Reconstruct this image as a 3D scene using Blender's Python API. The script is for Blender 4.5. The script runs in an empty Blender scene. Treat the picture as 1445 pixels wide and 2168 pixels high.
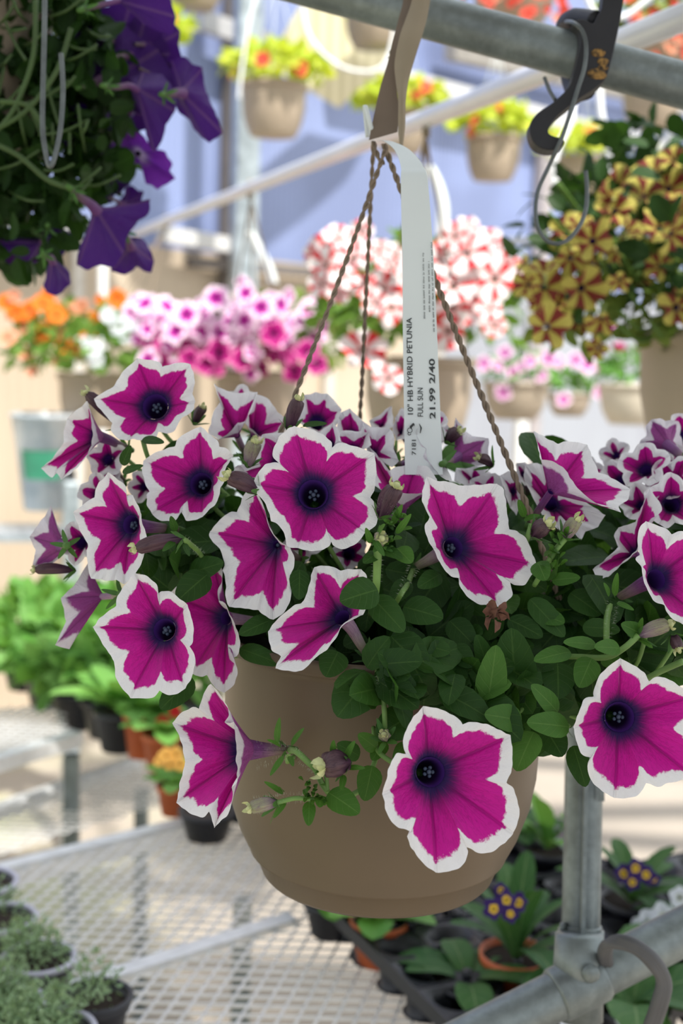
import bpy, math, random
from mathutils import Vector, Matrix, noise, Quaternion
random.seed(7)
scn = bpy.context.scene
COL = scn.collection
# ---------------------------------------------------------------- camera
F = 2700.0                      # focal length in pixels of the 1445 x 2168 frame
PITCH, ROLL = math.radians(7.26), math.radians(1.7)
CAM = Vector((0, 0, 1.6))
fw = Vector((0, math.cos(PITCH), -math.sin(PITCH)))
r0 = Vector((1, 0, 0)); u0 = Vector((0, math.sin(PITCH), math.cos(PITCH)))
rt_ = r0*math.cos(ROLL) + u0*math.sin(ROLL)
up_ = u0*math.cos(ROLL) - r0*math.sin(ROLL)
cd = bpy.data.cameras.new('camera'); cam = bpy.data.objects.new('camera', cd); COL.objects.link(cam)
m = Matrix((rt_, up_, -fw)).transposed().to_4x4(); m.translation = CAM
cam.matrix_world = m
cd.sensor_fit = 'VERTICAL'; cd.sensor_height = 24; cd.sensor_width = 24
cd.lens = F/2168*24
cd.clip_start = 0.05; cd.clip_end = 200
cd.dof.use_dof = True; cd.dof.focus_distance = 0.885; cd.dof.aperture_fstop = 3.4
scn.camera = cam
# ---------------------------------------------------------------- light
w = bpy.data.worlds.new('World'); scn.world = w; w.use_nodes = True
wb = w.node_tree.nodes['Background']; wb.inputs[0].default_value = (0.90, 0.95, 1.0, 1); wn = w.node_tree.nodes; wl = w.node_tree.links   # sky gradient added for shaping: brighter overhead, dimmer behind the viewer
wt = wn.new('ShaderNodeTexCoord'); wv_ = wn.new('ShaderNodeVectorMath'); wv_.operation = 'DOT_PRODUCT'; wv_.inputs[1].default_value = (.30, .38, .88); wl.new(wt.outputs['Generated'], wv_.inputs[0])
wm_ = wn.new('ShaderNodeMapRange'); wl.new(wv_.outputs['Value'], wm_.inputs[0])
for i_, v_ in ((1, -.45), (2, 1.0), (3, .62), (4, 1.85)): wm_.inputs[i_].default_value = v_
wl.new(wm_.outputs[0], wb.inputs[1])
sd = bpy.data.lights.new('sun', 'SUN'); sd.energy = 7.0; sd.angle = math.radians(2); sd.color = (1, .955, .88)
so = bpy.data.objects.new('sun', sd); COL.objects.link(so)
SUNV = Vector((.25, -.45, .82)).normalized()
so.rotation_euler = SUNV.to_track_quat('Z', 'Y').to_euler(); so.location = (3, -4, 7)
vs = scn.view_settings; vs.view_transform = 'Standard'; vs.look = 'None'; vs.exposure = 0.1; vs.gamma = 1; vs.use_curve_mapping = False
scn.cycles.max_bounces = 8; scn.cycles.transparent_max_bounces = 16
scn.cycles.use_denoising = True
# ---------------------------------------------------------------- helpers
def ray(px, py): return fw + rt_*((px-722.5)/F) - up_*((py-1084)/F)
def P(px, py, d): return CAM + ray(px, py)*d
def G(px, py, z): r = ray(px, py); return CAM + r*((z-CAM.z)/r.z)
def onplane(px, py, c, n):
    r = ray(px, py); t = (c-CAM).dot(n)/r.dot(n); return CAM + r*t
def proj(p):
    v = p-CAM; z = v.dot(fw); return 722.5+F*v.dot(rt_)/z, 1084-F*v.dot(up_)/z, z
def obj(name, me, parent=None, loc=None):
    o = bpy.data.objects.new(name, me); COL.objects.link(o)
    if parent is not None:
        o.parent = parent
        if parent.type == 'EMPTY' and loc is None: o.location = -parent.location
    if loc is not None: o.location = loc
    return o
def mesh(name, V, Fc, mat, smooth=True, fl=None):
    me = bpy.data.meshes.new(name); me.from_pydata([tuple(v) for v in V], [], Fc)
    if mat is not None: me.materials.append(mat)
    if smooth: me.polygons.foreach_set('use_smooth', [True]*len(me.polygons))
    if fl is not None:
        a = me.attributes.new('fl', 'FLOAT_VECTOR', 'POINT')
        a.data.foreach_set('vector', [c for t in fl for c in t])
    me.update(); return me
def tag(o, label, cat, group=None, kind=None):
    if label: o['label'] = label
    if cat: o['category'] = cat
    if group: o['group'] = group
    if kind: o['kind'] = kind
    return o
def thing(name, loc, label, cat, group=None):
    o = bpy.data.objects.new(name, None); o.location = loc; o.empty_display_size = .05; COL.objects.link(o)
    return tag(o, label, cat, group)
class MB:
    def __init__(s): s.V = []; s.F = []; s.A = []
    def add(s, V, Fc, A=None):
        b = len(s.V); s.V += V; s.F += [tuple(i+b for i in f) for f in Fc]
        s.A += (A if A else [(0, 0, 0)]*len(V))
    def box(s, c, sx, sy, sz, ax=None):
        X, Y, Z = ax if ax else (Vector((1,0,0)), Vector((0,1,0)), Vector((0,0,1)))
        c = Vector(c); V = [c + X*(sx/2*i) + Y*(sy/2*j) + Z*(sz/2*k) for i in (-1,1) for j in (-1,1) for k in (-1,1)]
        s.add(V, [(0,1,3,2),(4,6,7,5),(0,4,5,1),(2,3,7,6),(0,2,6,4),(1,5,7,3)])
    def tube(s, pts, r, n=10, caps=True, flat=1.0):
        pts = [Vector(p) for p in pts]; R = r if isinstance(r, (list, tuple)) else [r]*len(pts)
        V = []; Fc = []; t = (pts[1]-pts[0]).normalized(); nn = t.orthogonal().normalized()
        for i, p in enumerate(pts):
            a = pts[max(i-1,0)]; b = pts[min(i+1,len(pts)-1)]; t2 = (b-a).normalized()
            if t2.length < .5: t2 = t
            nn = (nn - t2*nn.dot(t2))
            nn = nn.normalized() if nn.length > 1e-6 else t2.orthogonal().normalized(); bb = t2.cross(nn); t = t2
            for k in range(n):
                A = 2*math.pi*k/n; V.append(p + nn*(R[i]*math.cos(A)) + bb*(R[i]*flat*math.sin(A)))
        for i in range(len(pts)-1):
            for k in range(n): Fc.append((i*n+k, i*n+(k+1)%n, (i+1)*n+(k+1)%n, (i+1)*n+k))
        if caps: Fc.append(tuple(range(n-1,-1,-1))); Fc.append(tuple(range((len(pts)-1)*n, len(pts)*n)))
        s.add(V, Fc)
    def lathe(s, prof, c=(0,0,0), n=64):
        c = Vector(c); V = [c + Vector((r*math.cos(2*math.pi*k/n), r*math.sin(2*math.pi*k/n), z)) for r, z in prof for k in range(n)]
        s.add(V, [(i*n+k, i*n+(k+1)%n, (i+1)*n+(k+1)%n, (i+1)*n+k) for i in range(len(prof)-1) for k in range(n)])
    def disc(s, c, r, n=32, nv=(0,0,1)):
        q = Vector(nv).to_track_quat('Z','Y'); c = Vector(c)
        s.add([c + q @ Vector((r*math.cos(2*math.pi*k/n), r*math.sin(2*math.pi*k/n), 0)) for k in range(n)], [tuple(range(n))])
    def blob(s, c, r, n=8, ax=(1,1,1)):
        c = Vector(c); V = []; Fc = []; m_ = n//2+1
        for i in range(m_+1):
            a = math.pi*i/m_
            for k in range(n):
                b = 2*math.pi*k/n; V.append(c + Vector((r*ax[0]*math.sin(a)*math.cos(b), r*ax[1]*math.sin(a)*math.sin(b), r*ax[2]*math.cos(a))))
        for i in range(m_):
            for k in range(n): Fc.append((i*n+k, (i+1)*n+k, (i+1)*n+(k+1)%n, i*n+(k+1)%n))
        s.add(V, Fc)
    def build(s, name, mat, parent=None, smooth=True, loc=None, attr=False):
        return obj(name, mesh(name, s.V, s.F, mat, smooth, s.A if attr else None), parent, loc)
def smooth_path(pts, k=8):
    pts = [Vector(p) for p in pts]; out = []
    for i in range(len(pts)-1):
        p0 = pts[max(i-1,0)]; p1 = pts[i]; p2 = pts[i+1]; p3 = pts[min(i+2,len(pts)-1)]
        for j in range(k):
            t = j/k; out.append(.5*((2*p1)+(p2-p0)*t+(2*p0-5*p1+4*p2-p3)*t*t+(-p0+3*p1-3*p2+p3)*t**3))
    out.append(pts[-1]); return out
# ---------------------------------------------------------------- materials
class NT:
    def __init__(s, name):
        s.m = bpy.data.materials.new(name); s.m.use_nodes = True; s.t = s.m.node_tree; s.n = s.t.nodes; s.l = s.t.links
        s.b = s.n['Principled BSDF']; s.out = s.n['Material Output']
    def N(s, ty, **k):
        n = s.n.new(ty)
        for a, v in k.items(): setattr(n, a, v)
        return n
    def L(s, a, b): s.l.new(a, b)
    def sock(s, n, i, v):
        if isinstance(v, bpy.types.NodeSocket): s.L(v, n.inputs[i])
        elif v is not None: n.inputs[i].default_value = v
    def M(s, op, a, b=None, c=None, clamp=False):
        n = s.N('ShaderNodeMath', operation=op, use_clamp=clamp)
        for i, v in enumerate((a, b, c)): s.sock(n, i, v)
        return n.outputs[0]
    def mix(s, f, a, b):
        n = s.N('ShaderNodeMix', data_type='RGBA'); s.sock(n, 0, f)
        s.sock(n, 6, a if isinstance(a, bpy.types.NodeSocket) else (*a, 1) if len(a) == 3 else a)
        s.sock(n, 7, b if isinstance(b, bpy.types.NodeSocket) else (*b, 1) if len(b) == 3 else b)
        return n.outputs[2]
    def step(s, v, lo, hi):
        n = s.N('ShaderNodeMapRange', interpolation_type='SMOOTHSTEP'); s.sock(n, 0, v); s.sock(n, 1, lo); s.sock(n, 2, hi); return n.outputs[0]
    def noise(s, scale, vec=None, detail=3, rough=.5):
        n = s.N('ShaderNodeTexNoise'); n.inputs['Scale'].default_value = scale; n.inputs['Detail'].default_value = detail; n.inputs['Roughness'].default_value = rough
        if vec is not None: s.L(vec, n.inputs['Vector'])
        return n.outputs['Fac']
    def pos(s): return s.N('ShaderNodeTexCoord').outputs['Object']
    def xyz(s, v):
        n = s.N('ShaderNodeSeparateXYZ'); s.L(v, n.inputs[0]); return n.outputs
    def comb(s, x, y, z=0.0):
        n = s.N('ShaderNodeCombineXYZ'); s.sock(n, 0, x); s.sock(n, 1, y); s.sock(n, 2, z); return n.outputs[0]
    def bump(s, h, strength=.3, dist=.001):
        n = s.N('ShaderNodeBump'); n.inputs['Strength'].default_value = strength; n.inputs['Distance'].default_value = dist
        s.L(h, n.inputs['Height']); s.L(n.outputs[0], s.b.inputs['Normal']); return n.outputs[0]
    def col(s, v): s.sock(s.b, 'Base Color', v if isinstance(v, bpy.types.NodeSocket) else (*v, 1))
    def rough(s, v): s.sock(s.b, 'Roughness', v)
    def transl(s, color, fac, normal=None):
        t = s.N('ShaderNodeBsdfTranslucent'); s.sock(t, 0, color if isinstance(color, bpy.types.NodeSocket) else (*color, 1))
        if normal is not None: s.L(normal, t.inputs['Normal'])
        x = s.N('ShaderNodeMixShader'); x.inputs[0].default_value = fac
        s.L(s.b.outputs[0], x.inputs[1]); s.L(t.outputs[0], x.inputs[2]); s.L(x.outputs[0], s.out.inputs[0])
def plain(name, c, rough=.6, metal=0.0, var=.12, scale=20, bump=0.0, bscale=60, c2=None, spec=.5):
    t = NT(name); p = t.pos(); f = t.noise(scale, p, 4)
    c2 = c2 if c2 else tuple(x*(1-var*2) for x in c)
    t.col(t.mix(t.step(f, .3, .7), c2, c)); t.rough(rough); t.b.inputs['Metallic'].default_value = metal
    t.b.inputs['Specular IOR Level'].default_value = spec
    if bump: t.bump(t.noise(bscale, p, 4), bump, .002)
    return t.m
def galv(name, c=(.42,.45,.46), rough=.42):
    t = NT(name); p = t.pos(); f = t.noise(14, p, 5, .65); g = t.noise(90, p, 3, .6)
    t.col(t.mix(t.step(t.M('ADD', f, t.M('MULTIPLY', g, .4)), .5, .95), tuple(x*.55 for x in c), c))
    t.b.inputs['Metallic'].default_value = .55; t.sock(t.b, 'Roughness', t.M('ADD', t.M('MULTIPLY', f, .3), rough-.12)); t.bump(g, .15, .0006); return t.m
def petal(name, main, rim, throat, back, veins=(.16,0,.1), tl=.22, star=None, vein=1.0, thr=.03, tr=.26, backrim=None, bveins=None):
    """fl = (lobe coordinate u, 0 at the throat .. 1 at the rim, width of the pale margin)."""
    t = NT(name); a = t.N('ShaderNodeAttribute', attribute_name='fl'); u, s, wd = t.xyz(a.outputs['Vector'])
    pos = t.pos()
    fr = t.M('ABSOLUTE', t.M('SUBTRACT', t.M('FRACT', t.M('ADD', u, .5)), .5))       # distance from the midrib
    n1 = t.noise(260, pos, 2); n2 = t.noise(900, pos, 2)
    wob = t.M('ADD', t.M('MULTIPLY', t.M('SUBTRACT', n1, .5), .13), t.M('MULTIPLY', t.M('SUBTRACT', n2, .5), .05))
    # fine branching veins
    uv = t.comb(t.M('MULTIPLY', u, 7.0), t.M('MULTIPLY', s, 1.6), 0.0)
    vn = t.noise(2.6, uv, 4, .62)
    fine = t.M('SUBTRACT', 1.0, t.step(t.M('ABSOLUTE', t.M('SUBTRACT', vn, .5)), .0, .045))
    fine = t.M('MULTIPLY', fine, t.step(s, 1.05, .25))
    st = t.noise(5.0, t.comb(t.M('MULTIPLY', u, 9.0), t.M('MULTIPLY', s, .35), 3.0), 3, .6); streak = t.M('MULTIPLY', t.step(st, .54, .66), t.step(s, .50, .10))
    major = t.M('SUBTRACT', 1.0, t.step(t.M('MULTIPLY', fr, t.M('ADD', s, .12)), .003, .030))
    vv = t.M('MAXIMUM', t.M('MAXIMUM', t.M('MULTIPLY', fine, .62), streak), t.M('MULTIPLY', major, t.M('SUBTRACT', 1.15, s)))
    vv = t.M('MULTIPLY', vv, .8*vein, clamp=True)
    base = t.mix(t.step(s, .42, .08), main, tuple(a*.45+b*.55 for a, b in zip(main, throat)))
    if star:
        fs = t.step(t.M('ADD', fr, t.M('MULTIPLY', t.M('SUBTRACT', n1, .5), .1)), star[1], star[2]); base = t.mix(fs, main, star[0])
    n3 = t.noise(60, pos, 2)
    c = t.mix(t.M('MULTIPLY', n3, .35), base, t.mix(.5, base, veins))
    c = t.mix(vv, c, veins)
    c = t.mix(t.step(t.M('ADD', s, t.M('MULTIPLY', t.M('SUBTRACT', vn, .5), .25)), tr, thr), c, throat)
    if rim:
        e = t.M('SUBTRACT', 1.0, t.M('ADD', wd, wob)); f = t.step(t.M('SUBTRACT', s, e), -.02, .03)
        c = t.mix(f, c, rim)
        cb = t.mix(t.step(t.M('SUBTRACT', s, e), -.02, .1), t.mix(t.M('MULTIPLY', major, .6), t.mix(t.M('MULTIPLY', fine, .5), back, veins), tuple(x*.45 for x in back)), backrim or rim)
    else: cb = t.mix(t.M('MULTIPLY', t.M('MAXIMUM', t.M('MULTIPLY', fine, .4), t.step(t.M('MULTIPLY', fr, t.M('ADD', s, .12)), .06, .01)), .7), back, bveins or veins)
    g = t.N('ShaderNodeNewGeometry'); cc = t.mix(g.outputs['Backfacing'], c, cb)
    t.col(cc); t.rough(.55); t.b.inputs['Specular IOR Level'].default_value = .25
    t.b.inputs['Sheen Weight'].default_value = .08
    nb = t.bump(t.M('ADD', t.M('ADD', t.M('MULTIPLY', vn, 1.2), t.M('MULTIPLY', n2, .25)), t.M('MULTIPLY', major, -.8)), .55, .0018)
    t.transl(cc, tl, nb); return t.m
def tubemat(name, a, b, vein, tl=.15):
    t = NT(name); at = t.N('ShaderNodeAttribute', attribute_name='fl'); u, s, wd = t.xyz(at.outputs['Vector'])
    uv = t.comb(t.M('MULTIPLY', u, 5.0), t.M('MULTIPLY', s, .8), 0.0); vn = t.noise(3, uv, 3)
    f = t.M('SUBTRACT', 1.0, t.step(t.M('ABSOLUTE', t.M('SUBTRACT', vn, .5)), 0, .06))
    c = t.mix(t.M('MULTIPLY', f, .75), t.mix(t.step(s, .25, .85), a, b), vein)
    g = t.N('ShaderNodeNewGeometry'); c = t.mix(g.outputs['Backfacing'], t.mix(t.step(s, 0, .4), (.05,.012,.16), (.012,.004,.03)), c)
    t.col(c); t.rough(.55); t.transl(c, tl); return t.m
def leafmat(name, c, c2, tl=.3, mid=(.16,.3,.08), rough=.5):
    t = NT(name); at = t.N('ShaderNodeAttribute', attribute_name='fl'); x, y, rnd = t.xyz(at.outputs['Vector'])
    ax = t.M('ABSOLUTE', x); p = t.pos()
    mv = t.M('SUBTRACT', 1.0, t.step(ax, .02, .07))
    sv = t.M('ABSOLUTE', t.M('SUBTRACT', t.M('FRACT', t.M('SUBTRACT', t.M('MULTIPLY', y, 5.5), t.M('MULTIPLY', ax, 1.6))), .5))
    sv = t.M('SUBTRACT', 1.0, t.step(sv, .0, .09))
    base = t.mix(rnd, c, c2); base = t.mix(t.M('MULTIPLY', t.noise(120, p, 3), .5), base, tuple(v*.6 for v in c))
    cc = t.mix(t.M('MULTIPLY', t.M('MAXIMUM', mv, t.M('MULTIPLY', sv, .45)), .5), base, mid)
    t.col(cc); t.rough(rough); t.b.inputs['Specular IOR Level'].default_value = .22
    nb = t.bump(t.M('ADD', t.noise(160, p, 2), t.M('MULTIPLY', sv, -.3)), .35, .0015)
    t.transl(t.mix(.5, cc, (c2[0]*1.6, c2[1]*1.5, c2[2]*.6)), tl, nb); return t.m
M = {}
M['petal'] = petal('magenta_white_petal', (.60,.004,.31), (.84,.83,.85), (.022,.008,.085), (.30,.06,.26), backrim=(.72,.68,.74))
M['petal_pale'] = petal('magenta_petal_pale_back', (.50,.004,.25), (.80,.79,.82), (.022,.008,.085), (.30,.05,.24), backrim=(.70,.64,.72))
M['tube_p'] = tubemat('purple_tube', (.20,.05,.22), (.22,.17,.12), (.05,.008,.06))
M['tube_g'] = tubemat('pale_tube', (.42,.28,.38), (.32,.33,.18), (.16,.05,.16))
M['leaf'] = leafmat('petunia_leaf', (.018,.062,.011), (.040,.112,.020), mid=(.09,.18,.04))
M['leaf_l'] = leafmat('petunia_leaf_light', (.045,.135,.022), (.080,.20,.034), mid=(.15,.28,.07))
M['stem'] = plain('green_stem', (.16,.30,.07), .55, scale=60)
M['stem_dk'] = plain('dark_green_stem', (.05,.12,.03), .55, scale=60)
M['sepal'] = leafmat('sepal_green', (.06,.17,.04), (.10,.23,.06))
M['budp'] = tubemat('dark_bud', (.07,.02,.06), (.10,.05,.06), (.02,.004,.02))
M['budtip'] = plain('cream_bud_tip', (.55,.58,.28), .6, scale=200)
M['stamen'] = plain('stamen_blue', (.05,.07,.12), .6, scale=200)
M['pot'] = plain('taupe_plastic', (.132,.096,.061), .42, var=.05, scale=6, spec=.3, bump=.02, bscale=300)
M['pot_bg'] = plain('sunlit_taupe_plastic', (.42,.34,.255), .5, var=.06, scale=6, spec=.3)  # lighter copy of the pot taupe, sunlight on background pots put into the colour
M['soil'] = plain('potting_soil', (.035,.022,.015), .95, scale=80, bump=.8, bscale=120)
M['rope'] = plain('jute_cord', (.22,.165,.115), .8, scale=200)
M['strap'] = plain('tan_strap', (.27,.215,.14), .7, var=.06, scale=20)
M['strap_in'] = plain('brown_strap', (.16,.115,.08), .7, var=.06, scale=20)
M['ink'] = plain('black_ink', (.03,.035,.035), .6, scale=50)
M['paper'] = plain('white_tag_paper', (.66,.71,.71), .55, var=.02, scale=10)
M['galv'] = galv('galvanised_pipe', (.27,.31,.31), .45); M['pipe_l'] = plain('smooth_pale_pipe', (.70,.71,.76), .35, metal=.25, var=.04, scale=8); M['bright'] = plain('bright_zinc', (.72,.73,.74), .4, metal=.2, var=.08, scale=40)
M['galv_l'] = galv('pale_galvanised', (.50,.51,.53), .35)
M['galv_b'] = galv('bluish_galvanised_post', (.55,.63,.68), .4)
M['wire'] = galv('grey_wire', (.16,.18,.18), .4)
M['black'] = plain('black_plastic', (.012,.012,.016), .55, scale=30)
M['ochre'] = plain('ochre_dirt', (.36,.20,.05), .8, scale=260, c2=(.02,.014,.01))
# ---------------------------------------------------------------- plant building blocks
def leaf_into(mb, base, tip, wid, nrm, fold=.18, curl=.12, rnd=None, rows=7, round_=.85):
    base, tip = Vector(base), Vector(tip); ax = tip-base; Ln = ax.length
    if Ln < 1e-6: return
    ax = ax.normalized(); side = ax.cross(nrm)
    side = side.normalized() if side.length > 1e-4 else ax.orthogonal().normalized()
    nn = side.cross(ax).normalized(); V = []; A = []; Fc = []; rnd = random.random() if rnd is None else rnd
    for i in range(rows+1):
        q = i/rows; t = (1-math.cos(math.pi*q))/2; t = t**(1.0 if round_ < 1 else .8)
        wv = wid/2*math.sin(math.pi*q)*(1.06+.18*math.cos(math.pi*t))*(1 if t < .9 else .93)
        if round_ > 1: wv = wid/2*math.sin(math.pi*q)*(.75+.45*t)
        if i == 0: wv = wid*.04
        for j in (-2,-1,0,1,2):
            x = j/2; z = abs(x)*fold*wv*2 - curl*Ln*(t-.35)**2*1.6 - (x*x)*wv*.15
            V.append(base + ax*(Ln*t) + side*(x*wv) + nn*z); A.append((x, t, rnd))
    for i in range(rows):
        for j in range(4): a = i*5+j; Fc.append((a, a+1, a+6, a+5))
    mb.add(V, Fc, A)
def rdir(): 
    while 1:
        v = Vector((random.uniform(-1,1), random.uniform(-1,1), random.uniform(-1,1)))
        if .05 < v.length < 1: return v.normalized()
def mound(nleaf, c, rx, ry, rz, ln, wf=.62, droop=.3, hollow=.35, rows=4, under=-.35):
    mb = MB(); c = Vector(c)
    for _ in range(nleaf):
        d = rdir()
        if d.z < under: d.z = abs(d.z)
        k = random.uniform(hollow, 1)**.6; p = c + Vector((d.x*rx*k, d.y*ry*k, d.z*rz*k))
        o = (d*.7 + rdir()*.75 + Vector((0,0,.2-droop))).normalized(); L = ln*random.uniform(.6,1.15)
        leaf_into(mb, p, p+o*L, L*wf*random.uniform(.8,1.2), (d+rdir()*.5+Vector((0,0,.4))).normalized(), rows=rows)
    return mb
def sweep_tube(mb, pts, rad, n=16, u_n=5):
    """open tube whose inside is the front face, fl=(u, s along, 0)."""
    pts = [Vector(p) for p in pts]; V = []; A = []; Fc = []; nn = None
    for i, p in enumerate(pts):
        t = (pts[min(i+1,len(pts)-1)]-pts[max(i-1,0)]).normalized()
        nn = t.orthogonal().normalized() if nn is None else (nn-t*nn.dot(t)).normalized(); bb = t.cross(nn)
        for k in range(n+1):
            a = 2*math.pi*k/n; V.append(p+nn*(rad[i]*math.cos(a))+bb*(rad[i]*math.sin(a))); A.append((u_n*k/n, i/(len(pts)-1), 0))
    for i in range(len(pts)-1):
        for k in range(n): a = i*(n+1)+k; Fc.append((a, a+n+1, a+n+2, a+1))
    mb.add(V, Fc, A)
def petunia_mesh(name, R, mat, tmat, notch=.16, cup=.28, N=40, NS=6, w=.22, tube=.9, seed=0, point=.06):
    """flower facing +Z, throat at the origin side; limb and tube in one sheet."""
    rs = random.Random(seed); V = []; A = []; Fc = []
    lob = [rs.uniform(.88,1.1) for _ in range(5)]; ph = [rs.uniform(0,6.28) for _ in range(4)]
    for i in range(NS+1):
        s = i/NS
        for k in range(N+1):
            u = 5*k/N; th = 2*math.pi*k/N; fr = abs((u+.5) % 1-.5)*2; L0 = lob[int(u+.5) % 5]
            rr = R*(L0*(1-notch*fr**2.2) + point*(1-fr)**3 + .03*math.sin(7*th+ph[0]))
            r = .16*R + (rr-.16*R)*s
            z = -cup*R*(1-s)**1.5 + s*s*R*(.10*math.sin(5*th+ph[1]) + .06*math.sin(11*th+ph[2]) - .10)
            V.append((r*math.cos(th), r*math.sin(th), z)); A.append((u, s, w*(1+.5*fr**3)))
    for i in range(NS):
        for k in range(N): a = i*(N+1)+k; Fc.append((a, a+N+1, a+N+2, a+1))
    me = mesh(name, V, Fc, mat, True, A)
    if tube:
        mb = MB(); mb.V = [Vector(v) for v in V]; mb.F = Fc; mb.A = A; nf = len(Fc)
        Z = -cup*R; sweep_tube(mb, [(0,0,Z), (0,0,Z-.3*tube*R), (.02*R,0,Z-.7*tube*R), (.06*R,0,Z-1.1*tube*R)], [.16*R,.12*R,.075*R,.06*R], 10)
        me = mesh(name, mb.V, mb.F, mat, True, mb.A); me.materials.append(tmat)
        for p in me.polygons[nf:]: p.material_index = 1
    return me
def face(o, loc, d, roll=None, sc=1.0):
    q = Vector(d).normalized().to_track_quat('Z','Y') @ Quaternion((0,0,1), random.uniform(0,6.28) if roll is None else roll)
    o.rotation_mode = 'QUATERNION'; o.rotation_quaternion = q; o.location = loc; o.scale = (sc,sc,sc)
def potprof(r, h, rb):
    return [(.001,0),(rb,0),(rb+.002,.004),(rb+(r-rb)*.5,h*.22),(r*.94,h*.5),(r*.955,h*.86),(r*.955,h*.88),(r*1.02,h*.885),(r*1.03,h*.99),(r,h),(r*.93,h*.99),(r*.92,h*.8),(.001,h*.78)]
# ================================================================ MAIN BASKET
POTC = P(815, 1325, 1.03); PX, PY = POTC.x, POTC.y
def zat(py):
    lo, hi = .5, 2.5
    for _ in range(50):
        mid = (lo+hi)/2
        if proj(Vector((PX, PY, mid)))[1] > py: lo = mid
        else: hi = mid
    return lo
ZB = zat(1840); HT = zat(1325)-ZB
basket = thing('hanging_petunia_basket', (PX, PY, ZB), 'large taupe hanging basket of magenta petunias with white petal edges, in sharp focus', 'hanging basket')
prof = []
for py, r in ((1838,.085),(1840,.0925),(1832,.0955),(1793,.1015),(1788,.1055),(1784,.1058),(1740,.1145),(1680,.1225),(1620,.1265),(1530,.128),(1450,.1278),(1372,.1272),(1360,.128),(1356,.1335),(1350,.1345),(1335,.1355),(1327,.1350),(1325,.1335),(1330,.1290),(1400,.124),(1410,.05)):
    prof.append((r, zat(py)-ZB))
prof = [(.001, .003)] + prof
mb = MB(); mb.lathe(prof, (PX, PY, ZB), 96); mb.build('pot', M['pot'], basket)
mb = MB(); mb.disc((PX, PY, zat(1365)), .1245, 48); mb.build('potting_soil', M['soil'], basket)
def potfront(px):
    d = .13**2-((px-815)/F*1.0)**2
    return 1.03-math.sqrt(d) if d > 0 else 9
S = 3.6125
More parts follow.
